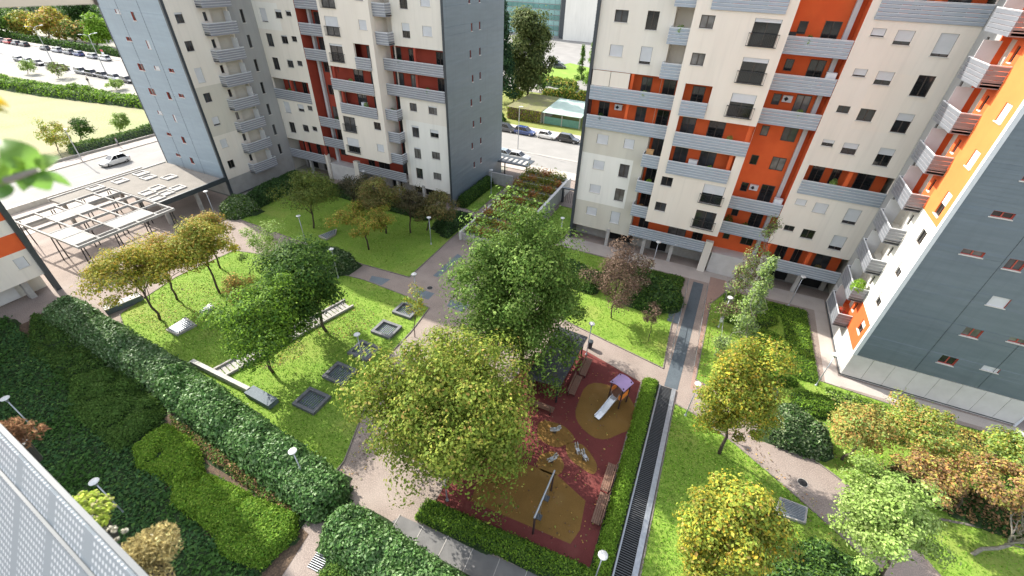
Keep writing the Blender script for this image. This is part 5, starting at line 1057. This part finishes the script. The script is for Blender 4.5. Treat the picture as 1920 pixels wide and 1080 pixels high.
cn = thing('carport', 'pale green canopy roof beside the weedy garage', 'carport', (-33, 106, 0))
MB().add([(-36.7, 98.5, 2.5), (-27.5, 98.5, 2.5), (-27.5, 110, 3.2), (-36.7, 110, 3.2), (-36.7, 98.5, 2.58), (-27.5, 98.5, 2.58), (-27.5, 110, 3.28), (-36.7, 110, 3.28)], BOXF).build('roof', surf('green_sheet', (.40, .50, .44), (.34, .44, .38), .6, .6, stain=.2), cn)
for x in (-36.3, -32, -27.8): MB().box(x-.1, x+.1, 98.7, 98.9, 0, 2.5).build('post', m_conc, cn); MB().box(x-.1, x+.1, 109.5, 109.7, 0, 3.15).build('post', m_conc, cn)
MB().box(-36.5, -27.6, 98.75, 98.8, .1, 1.7).build('green_netting', surf('netting', (.12, .26, .22), None, 2, .9), cn)
of = thing('office_building', 'glass fronted office with white stone tower at the top between the blocks', 'building', (-85, 240, 0))
MB().box(-79, -62, 233, 255, 0, 45).build('stone_tower', m_white, of); MB().box(-82.2, -79.05, 236, 255, 0, 45).build('dark_joint', m_dark, of); MB().box(-126, -82.25, 238, 258, 0, 45).build('core', m_grey, of)
m_og = [surf('office_glass_a', (.16, .32, .30), (.1, .22, .2), .1, .08, spec=.6), surf('office_glass_b', (.30, .48, .46), (.2, .36, .34), .1, .08, spec=.6)]
pm = MB().box(-1.35, 1.35, 0, .12, 0, 1.9)
meshes = []
for mm in m_og:
    q = MB().box(-1.35, 1.35, 0, .12, 0, 1.9); me = bpy.data.meshes.new('pane'); me.from_pydata(q.v, [], q.f); me.materials.append(mm); meshes.append(me)
for i in range(15):
    for j in range(18):
        o = bpy.data.objects.new('pane', meshes[0 if j % 2 else 1]); COL.objects.link(o); o.parent = of; o.location = (-124.4+i*2.85+85, 237.8-240, .8+j*2.2)
cw = thing('carport', 'dark slatted carport roof behind the narrow lawn', 'carport', (-31, 67.5, 0)); MB().box(-36, -26.7, 66.4, 69.6, 2.3, 2.45).build('roof', m_dark, cw)
for k in range(9): MB().box(-35.5+k*.95, -35.0+k*.95, 66.8, 68.6, 2.455, 2.50).build('slat', m_paleconc, cw)
for x in (-35.6, -31, -27): MB().box(x-.08, x+.08, 66.6, 66.76, 0, 2.3).build('post', m_iron, cw)
lw = thing('garden_wall', 'pale garden wall at the end of the narrow lawn', 'wall', (-29.6, 62.8, 0)); MB().box(-32, -27.7, 62.65, 62.95, 0, 1.8).build('wall', m_paleconc, lw); MB().box(-32.05, -27.65, 62.6, 63.0, 1.8, 1.88).build('coping', m_conc, lw)
gp = thing('entrance_gate', 'dark gate frame beside the terraced planter', 'gate', (-17, 61.5, 0))
for x in (-18.6, -15.0): MB().box(x-.15, x+.15, 61.3, 61.6, 0, 2.3).build('post', m_dark, gp)
MB().box(-18.8, -14.8, 61.2, 61.7, 2.3, 2.45).build('lintel', m_dark, gp)
for k in range(12): MB().box(-18.4+k*.29, -18.36+k*.29, 61.43, 61.47, .1, 1.7).build('bar', m_iron, gp)
# pedestrians
def person(px, py, lab, coat, legs, face):
    p = G(px, py); c, s_ = cos(face), sin(face); R_ = lambda a, b_, z: (p[0]+a*c-b_*s_, p[1]+a*s_+b_*c, z)
    t = thing('person', lab, 'person', (p[0], p[1], 0))
    V = [R_(0, 0, .95), R_(0, 0, 1.2), R_(0, 0, 1.42), R_(.01, 0, 1.53), R_(.02, 0, 1.66), R_(.03, 0, 1.74),
         R_(0, .2, 1.4), R_(-.04, .26, 1.15), R_(.1, .25, .92), R_(0, -.2, 1.4), R_(.0, -.26, 1.15), R_(.14, -.25, .95),
         R_(0, .1, .9), R_(.14, .1, .5), R_(.06, .1, .06), R_(.2, .1, .03), R_(0, -.1, .9), R_(.02, -.1, .5), R_(-.2, -.1, .1), R_(-.07, -.1, .04)]
    Ed = [(0, 1), (1, 2), (2, 3), (3, 4), (4, 5), (2, 6), (6, 7), (7, 8), (2, 9), (9, 10), (10, 11), (0, 12), (12, 13), (13, 14), (14, 15), (0, 16), (16, 17), (17, 18), (18, 19)]
    rad = [.15, .15, .16, .06, .1, .08, .07, .05, .035, .07, .05, .035, .09, .065, .045, .035, .09, .065, .045, .035]
    me = bpy.data.meshes.new('body'); me.from_pydata([tuple(np.array(v)-BASE[t.name]) for v in V], Ed, [])
    bm = bmesh.new(); bm.from_mesh(me); lay = bm.verts.layers.skin.verify()
    for i, v in enumerate(bm.verts): v[lay].radius = (rad[i], rad[i]); v[lay].use_root = i == 0
    bm.to_mesh(me); bm.free(); m, tt, pr_ = new_mat('clothes_'+lab[:12]); geo = tt.nodes.new('ShaderNodeNewGeometry'); sx = tt.nodes.new('ShaderNodeSeparateXYZ'); tt.links.new(geo.outputs[0], sx.inputs[0])
    cr = tt.nodes.new('ShaderNodeValToRGB'); cr.color_ramp.interpolation = 'CONSTANT'; mr = tt.nodes.new('ShaderNodeMapRange'); mr.inputs[2].default_value = 2; tt.links.new(sx.outputs[2], mr.inputs[0]); tt.links.new(mr.outputs[0], cr.inputs[0])
    cr.color_ramp.elements[0].color = (*legs, 1); cr.color_ramp.elements[1].position = .46; cr.color_ramp.elements[1].color = (*coat, 1)
    e = cr.color_ramp.elements.new(.745); e.color = (.5, .33, .25, 1); tt.links.new(cr.outputs[0], pr_.inputs[0])
    me.materials.append(m); o = link('body', me, t); o.modifiers.new('skin', 'SKIN'); sb = o.modifiers.new('sub', 'SUBSURF'); sb.levels = sb.render_levels = 1
    MB().lathe(R_(.0, 0, 1.68), [(.10, 0), (.115, .05), (.09, .11), (.02, .14)], 10).build('hair', m_bark, t, smooth=True)
person(168, 158, 'person in dark clothes walking on the near kerb of the main road', (.03, .03, .04), (.04, .04, .06), 2.6)
person(224, 276, 'person in a grey top walking beside the hedge of the dry meadow', (.3, .3, .32), (.08, .08, .1), 1.2)

# ------------------------------------------------------------------ things on the balconies
def pot(x, y, z, r, lab, cols, hgt, n=420, leaf=.13):
    t = thing('potted_plant', lab, 'plant', (x, y, z)); MB().lathe((x, y, z), [(r*.7, 0), (r, .3), (r*1.06, .34)], 12).build('pot', surf('terracotta', (.36, .14, .08), (.3, .11, .06), 5, .8) if 'terracotta' not in bpy.data.materials else bpy.data.materials['terracotta'], t)
    P = rng.normal(size=(n, 3)); P /= np.linalg.norm(P, axis=1, keepdims=True); P *= rng.uniform(.4, 1, (n, 1))**.5; N_ = P+np.array([0, 0, .4])
    leafmesh('foliage', np.array([x, y, z+.34+hgt*.5])+P*np.array([r*1.9, r*1.9, hgt*.6]), N_, leaf, colmix(n, cols), LEAF, t)
pot(15.9, 43.5, FL(1), .32, 'big bright bush on the second balcony of the white wing', LIME, 1.3, 900, .16)
pot(4.2, 51.75, FL(1), .28, 'dark green plant on the lowest balcony of the orange recess', DGREEN, 1.3, 600)
pot(6.0, 51.7, FL(1), .22, 'small green plant on the lowest balcony of the orange recess', GREEN, .8)
pot(-5.6, 50.9, FL(7), .25, 'trailing plant on the narrow balcony high in the right block', LIME, .9)
pot(-5.6, 50.9, FL(1), .22, 'reddish plant on the lowest narrow balcony of the right block', RUST, .8)
pot(-46.4+5.5, 50.9, FL(3), .22, 'small plant on a narrow balcony of the red and cream block', GREEN, .8)
pot(-46.4+2.2, 50.4, FL(5), .22, 'green plant in the small loggia of the red and cream block', LIME, .6)
pot(14.6, 51.9, FL(0), .2, 'red flowered plant on the lowest long balcony by the white wing', RUST+GREEN, .7)
pot(16.0, 44.2, FL(0), .24, 'red leaved plant on the lowest balcony of the white wing', [((.4, .04, .04), 3), ((.3, .1, .05), 2)], .7)
ORD = ['first', 'second', 'third', 'fourth', 'fifth', 'sixth', 'seventh', 'eighth', 'ninth']
for k, u, yy, bay in ((4, -12.2, 51.75, 'long left balcony'), (5, -7.9, 51.75, 'long left balcony'), (3, .6, 50.3, 'middle loggia'), (4, 1.6, 50.3, 'middle loggia'), (3, 12.2, 51.6, 'long right balcony'), (5, 6.9, 51.6, 'orange recess balcony'), (7, 5.4, 51.6, 'orange recess balcony'), (2, -5.3, 50.9, 'narrow balcony')):
    pot(u, yy, FL(k), .2, f'potted plant on the {ORD[k]} floor {bay} of the right block', rnd.choice([GREEN, LIME, DGREEN, PALE]), rnd.uniform(.7, 1.2))
for k, u, yy, bay in ((4, -11.0, 51.75, 'long right balcony'), (5, -7.0, 51.75, 'long right balcony'), (3, -1.6, 50.3, 'middle loggia'), (4, .4, 50.3, 'middle loggia'), (3, 13.9, 51.6, 'long left balcony'), (2, 5.5, 51.6, 'red recess balcony')):
    pot(-46.4-u, yy, FL(k), .2, f'potted plant on the {ORD[k]} floor {bay} of the red and cream block', rnd.choice([GREEN, LIME, DGREEN, PALE]), rnd.uniform(.7, 1.2))
def cabinet(x, y, z, w_, d, h_, lab, mat):
    t = thing('cabinet', lab, 'cabinet', (x, y, z)); MB().box(x-w_/2, x+w_/2, y-d/2, y+d/2, z, z+h_).build('carcass', mat, t); MB().box(x-w_/2-.02, x+w_/2+.02, y-d/2-.02, y+d/2+.02, z+h_, z+h_+.03).build('top', mat, t)
    for s_ in (-1, 1): MB().box(x+s_*w_/4-w_/4+.02, x+s_*w_/4+w_/4-.02, y-d/2-.015, y-d/2-.002, z+.04, z+h_-.04).build('door', mat, t)
cabinet(8.2, 51.75, FL(2), .8, .45, 1.5, 'white cabinet on the second balcony of the orange recess', m_rail)
cabinet(8.2, 51.75, FL(6), .8, .45, 1.5, 'white cabinet high on a balcony of the orange recess', m_rail)
cabinet(-5.9, 50.95, FL(3), .75, .4, 1.5, 'pale wooden cabinet on a narrow balcony of the right block', surf('pine', (.5, .3, .14), (.42, .25, .12), 3, .6))
cabinet(-1.2, 50.5, FL(3), .9, .4, 1.35, 'grey cabinet in the long loggia of the right block', m_shutter)
cabinet(-46.4+1.2, 50.5, FL(3), .8, .4, 1.4, 'pale cabinet in the long loggia of the red and cream block', m_rail)
cabinet(3.9, 51.75, FL(7), .7, .4, 1.3, 'dark cabinet high on a balcony of the orange recess', m_iron)

def aircon(x, y, z, lab):
    t = thing('air_conditioner', lab, 'air conditioner', (x, y, z)); MB().box(x-.42, x+.42, y-.16, y+.14, z, z+.6).build('case', m_shutter, t); MB().lathe((x-.1, y-.175, z+.3), [(.01, -.2), (.2, 0), (.01, .2)], 12).build('fan_hub', m_iron, t)
    for q in (-.3, .3): MB().box(x+q-.03, x+q+.03, y-.1, y+.25, z-.05, z-.002).build('bracket', m_iron, t)
aircon(5.6, 52.95, FL(2)+1.5, 'air conditioner on the red orange wall above the second balcony of the recess'); aircon(5.6, 52.95, FL(5)+1.5, 'air conditioner on the orange wall above the fifth floor balcony'); aircon(-46.4-5.6, 52.95, FL(6)+1.5, 'air conditioner on the dark red wall of the left recess'); aircon(-10.6, 52.95, FL(4)+1.6, 'air conditioner at the back of the long left balcony of the right block')

# ------------------------------------------------------------------ the near balcony
a, b_ = G(-150, 645, 29.0), G(330, 1142, 29.0); d = (b_-a)/np.linalg.norm(b_-a)
bl = thing('balustrade', 'pale dotted balustrade panel close to the camera at the lower left', 'balustrade', tuple((a+b_)/2-np.array([0, 0, 1.15])))
m_frit, t_, p_ = new_mat('dotted_glass'); N = t_.nodes; Lk = t_.links
geo = N.new('ShaderNodeNewGeometry'); sx = N.new('ShaderNodeSeparateXYZ'); Lk.new(geo.outputs[0], sx.inputs[0])
def mth(op, a_, b2=None):
    m_ = N.new('ShaderNodeMath'); m_.operation = op
    for i, v in enumerate((a_, b2)):
        if v is None: continue
        if isinstance(v, (int, float)): m_.inputs[i].default_value = v
        else: Lk.new(v, m_.inputs[i])
    return m_.outputs[0]
fx_ = mth('SUBTRACT', mth('FRACT', mth('MULTIPLY', sx.outputs[0], 78.)), .5); fz_ = mth('SUBTRACT', mth('FRACT', mth('MULTIPLY', sx.outputs[2], 58.)), .5)
rad_ = mth('SQRT', mth('ADD', mth('MULTIPLY', fx_, fx_), mth('MULTIPLY', fz_, fz_))); dot = mth('LESS_THAN', rad_, .27)
band = mth('GREATER_THAN', mth('FRACT', mth('MULTIPLY', sx.outputs[0], 6.1)), .22); dot = mth('MULTIPLY', dot, band)
mixc = N.new('ShaderNodeMix'); mixc.data_type = 'RGBA'; mixc.inputs[6].default_value = (.25, .285, .315, 1); mixc.inputs[7].default_value = (.50, .52, .54, 1); Lk.new(dot, mixc.inputs[0]); Lk.new(mixc.outputs[2], p_.inputs[0]); p_.inputs['Roughness'].default_value = .25
tr = N.new('ShaderNodeBsdfTransparent'); mx = N.new('ShaderNodeMixShader'); Lk.new(mth('ADD', .78, mth('MULTIPLY', dot, .2)), mx.inputs[0]); Lk.new(tr.outputs[0], mx.inputs[1]); Lk.new(p_.outputs[0], mx.inputs[2]); Lk.new(mx.outputs[0], N['Material Output'].inputs['Surface'])
m_railgrey = surf('balustrade_rail', (.10, .11, .115), (.08, .09, .095), 8, .5)
dn = np.array([0, -.42, -.75])                                  # the panel leans outwards at the top
MB().add([a, b_, b_+dn, a+dn]+[p-np.array([0, .012, -.006]) for p in (a, b_, b_+dn, a+dn)], BOXF).build('panel', m_frit, bl)
MB().bar(a+np.array([0, 0, .006]), b_+np.array([0, 0, .006]), .010, .010).build('handrail', m_railgrey, bl)
MB().bar(a+dn*.1+np.array([0, -.014, .01]), b_+dn*.1+np.array([0, -.014, .01]), .006, .004).build('lower_rail', m_railgrey, bl)
def fgplant(px, py, z, r, kind, n, leaf, cols, lab):
    c = G(px, py, z); t = thing('planter_plant', lab, 'plant', (c[0], c[1], z-.16)); MB().lathe((c[0], c[1]-.01, z-.16), [(r*.3, 0), (r*.4, .09)], 12).build('pot', m_iron, t)
    if kind == 'rosette':                                     # fleshy rosettes on short stems
        k = max(6, n//26); th_ = rng.uniform(0, 2*pi, k); q_ = np.sqrt(rng.uniform(0, 1, k)); cen = np.stack([q_*np.cos(th_)*r*.95, q_*np.sin(th_)*r*.6, .03-.04*q_-.02], 1)+c
        idx = np.repeat(np.arange(k), 26); d = rng.normal(size=(k*26, 3)); d[:, 2] = np.abs(d[:, 2])*.7; d /= np.linalg.norm(d, axis=1, keepdims=True)
        P = cen[idx]+d*rng.uniform(.2, 1, (k*26, 1))*leaf*.75; N_ = d+np.array([0, 0, .5]); cc = colmix(k*26, cols)*np.exp(rng.normal(0, .25, k))[idx][:, None]
        leafmesh('foliage', P, N_, leaf*.8, cc, LEAF, t, aspect=.6)
    else:                                                     # dry upright twigs
        th_ = rng.uniform(0, 2*pi, n); q_ = np.sqrt(rng.uniform(0, 1, n)); sub = rng.uniform(-.7, .7, (7, 2))[rng.integers(0, 7, n)]; P = np.stack([(q_*np.cos(th_)*.62+sub[:, 0])*r, (q_*np.sin(th_)*.5+sub[:, 1]*.7)*r, np.zeros(n)], 1); P[:, 2] = -.05+.07*np.exp(-(P[:, 0]/r)**2-(P[:, 1]/r)**2)*rng.uniform(.2, 1, n)
        leafmesh('foliage', c+P, rng.normal(size=(n, 3))*np.array([1, 1, .3]), leaf, colmix(n, cols, .3), LEAF, t, aspect=.28)
fgplant(152, 948, 28.86, .075, 'rosette', 2600, .012, [((.30, .36, .06), 4), ((.42, .44, .10), 3), ((.45, .36, .26), 1)], 'yellow green succulent spilling over the balustrade')
fgplant(268, 1046, 28.88, .085, 'twig', 5200, .012, [((.36, .28, .15), 4), ((.46, .37, .21), 3), ((.22, .17, .09), 2)], 'dry straw coloured plant spilling over the balustrade')
fgplant(12, 800, 28.86, .06, 'twig', 900, .017, [((.20, .10, .065), 4), ((.30, .17, .11), 3)], 'reddish dried plant behind the balustrade at the left edge')
fgplant(200, 1000, 28.84, .045, 'rosette', 420, .009, [((.45, .40, .38), 3), ((.32, .28, .26), 2)], 'pale pebbly succulent between the green and straw plants')
lf = thing('leafy_branch', 'bright green leaves of a near plant at the left edge', 'plant', tuple(at(-40, 350, .55))); m_nl = leafmat('near_leaf', .45, .35, .5)
def bigleaf(p0, p1, wd, col, dist0=.55, dist1=.55, curl=.01):
    A, B_ = at(*p0, dist0), at(*p1, dist1); ax = B_-A; L_ = np.linalg.norm(ax); ax /= L_; view = -ray(*p0); view /= np.linalg.norm(view)
    up = view+np.array([.2, -.3, .6]); up -= (up@ax)*ax; up /= np.linalg.norm(up); sd = np.cross(ax, up); wm = wd/FPX*dist0; V = []; Fs = []
    for i in range(8):
        t = i/7; w_ = wm*(sin(pi*min(1, t*.93+.03))**.8)*(1-.35*t)
        for k in (-1, -.5, 0, .5, 1): V.append(A+ax*L_*t+sd*w_*k+up*(abs(k)*w_*.35-curl*4*(t-.4)**2))
    for i in range(7):
        for k in range(4): Fs.append((i*5+k, i*5+k+1, i*5+k+6, i*5+k+5))
    me = bpy.data.meshes.new('leaf'); me.from_pydata([tuple(np.array(v)-BASE[lf.name]) for v in V], [], Fs); ca = me.color_attributes.new('Col', 'FLOAT_COLOR', 'POINT')
    ca.data.foreach_set('color', np.tile(np.array([*col, 1], np.float32), len(V))); me.materials.append(m_nl); me.polygons.foreach_set('use_smooth', [True]*len(Fs)); link('leaf', me, lf)
for p0, p1, wd, col in (((68, 318), (2, 262), 22, (.16, .30, .05)), ((70, 316), (98, 286), 12, (.2, .34, .06)), ((66, 320), (84, 358), 16, (.14, .28, .05)), ((72, 320), (136, 345), 7, (.16, .3, .06)), ((40, 335), (-20, 300), 24, (.2, .36, .03)), ((60, 322), (28, 350), 14, (.12, .25, .04)), ((20, 345), (-25, 365), 16, (.1, .22, .04)), ((-14, 190), (12, 188), 8, (.75, .5, .02)), ((-16, 205), (8, 200), 6, (.3, .3, .05))): bigleaf(p0, p1, wd, col)
MB().tube([at(-40, 350, .55), at(20, 335, .55), at(70, 318, .55)], [.004, .003, .002], 6).build('stem', m_palebark, lf)
MB().tube([at(-40, 350, .55), at(-30, 250, .55), at(-14, 190, .55)], [.003, .003, .002], 6).build('stem', m_palebark, lf)
aw = thing('awning_bar', 'cream awning bar close to the camera at the top left corner', 'awning', tuple(at(-60, 3, 1.3)))
MB().bar(at(-90, 4, 1.3), at(172, -4, 1.3), .03, .018).build('bar', surf('awning_cream', (.55, .48, .38), (.5, .43, .34), 5, .7), aw); MB().bar(at(172, -4, 1.3), at(180, -4, 1.3), .034, .022).build('end_cap', m_frame, aw)
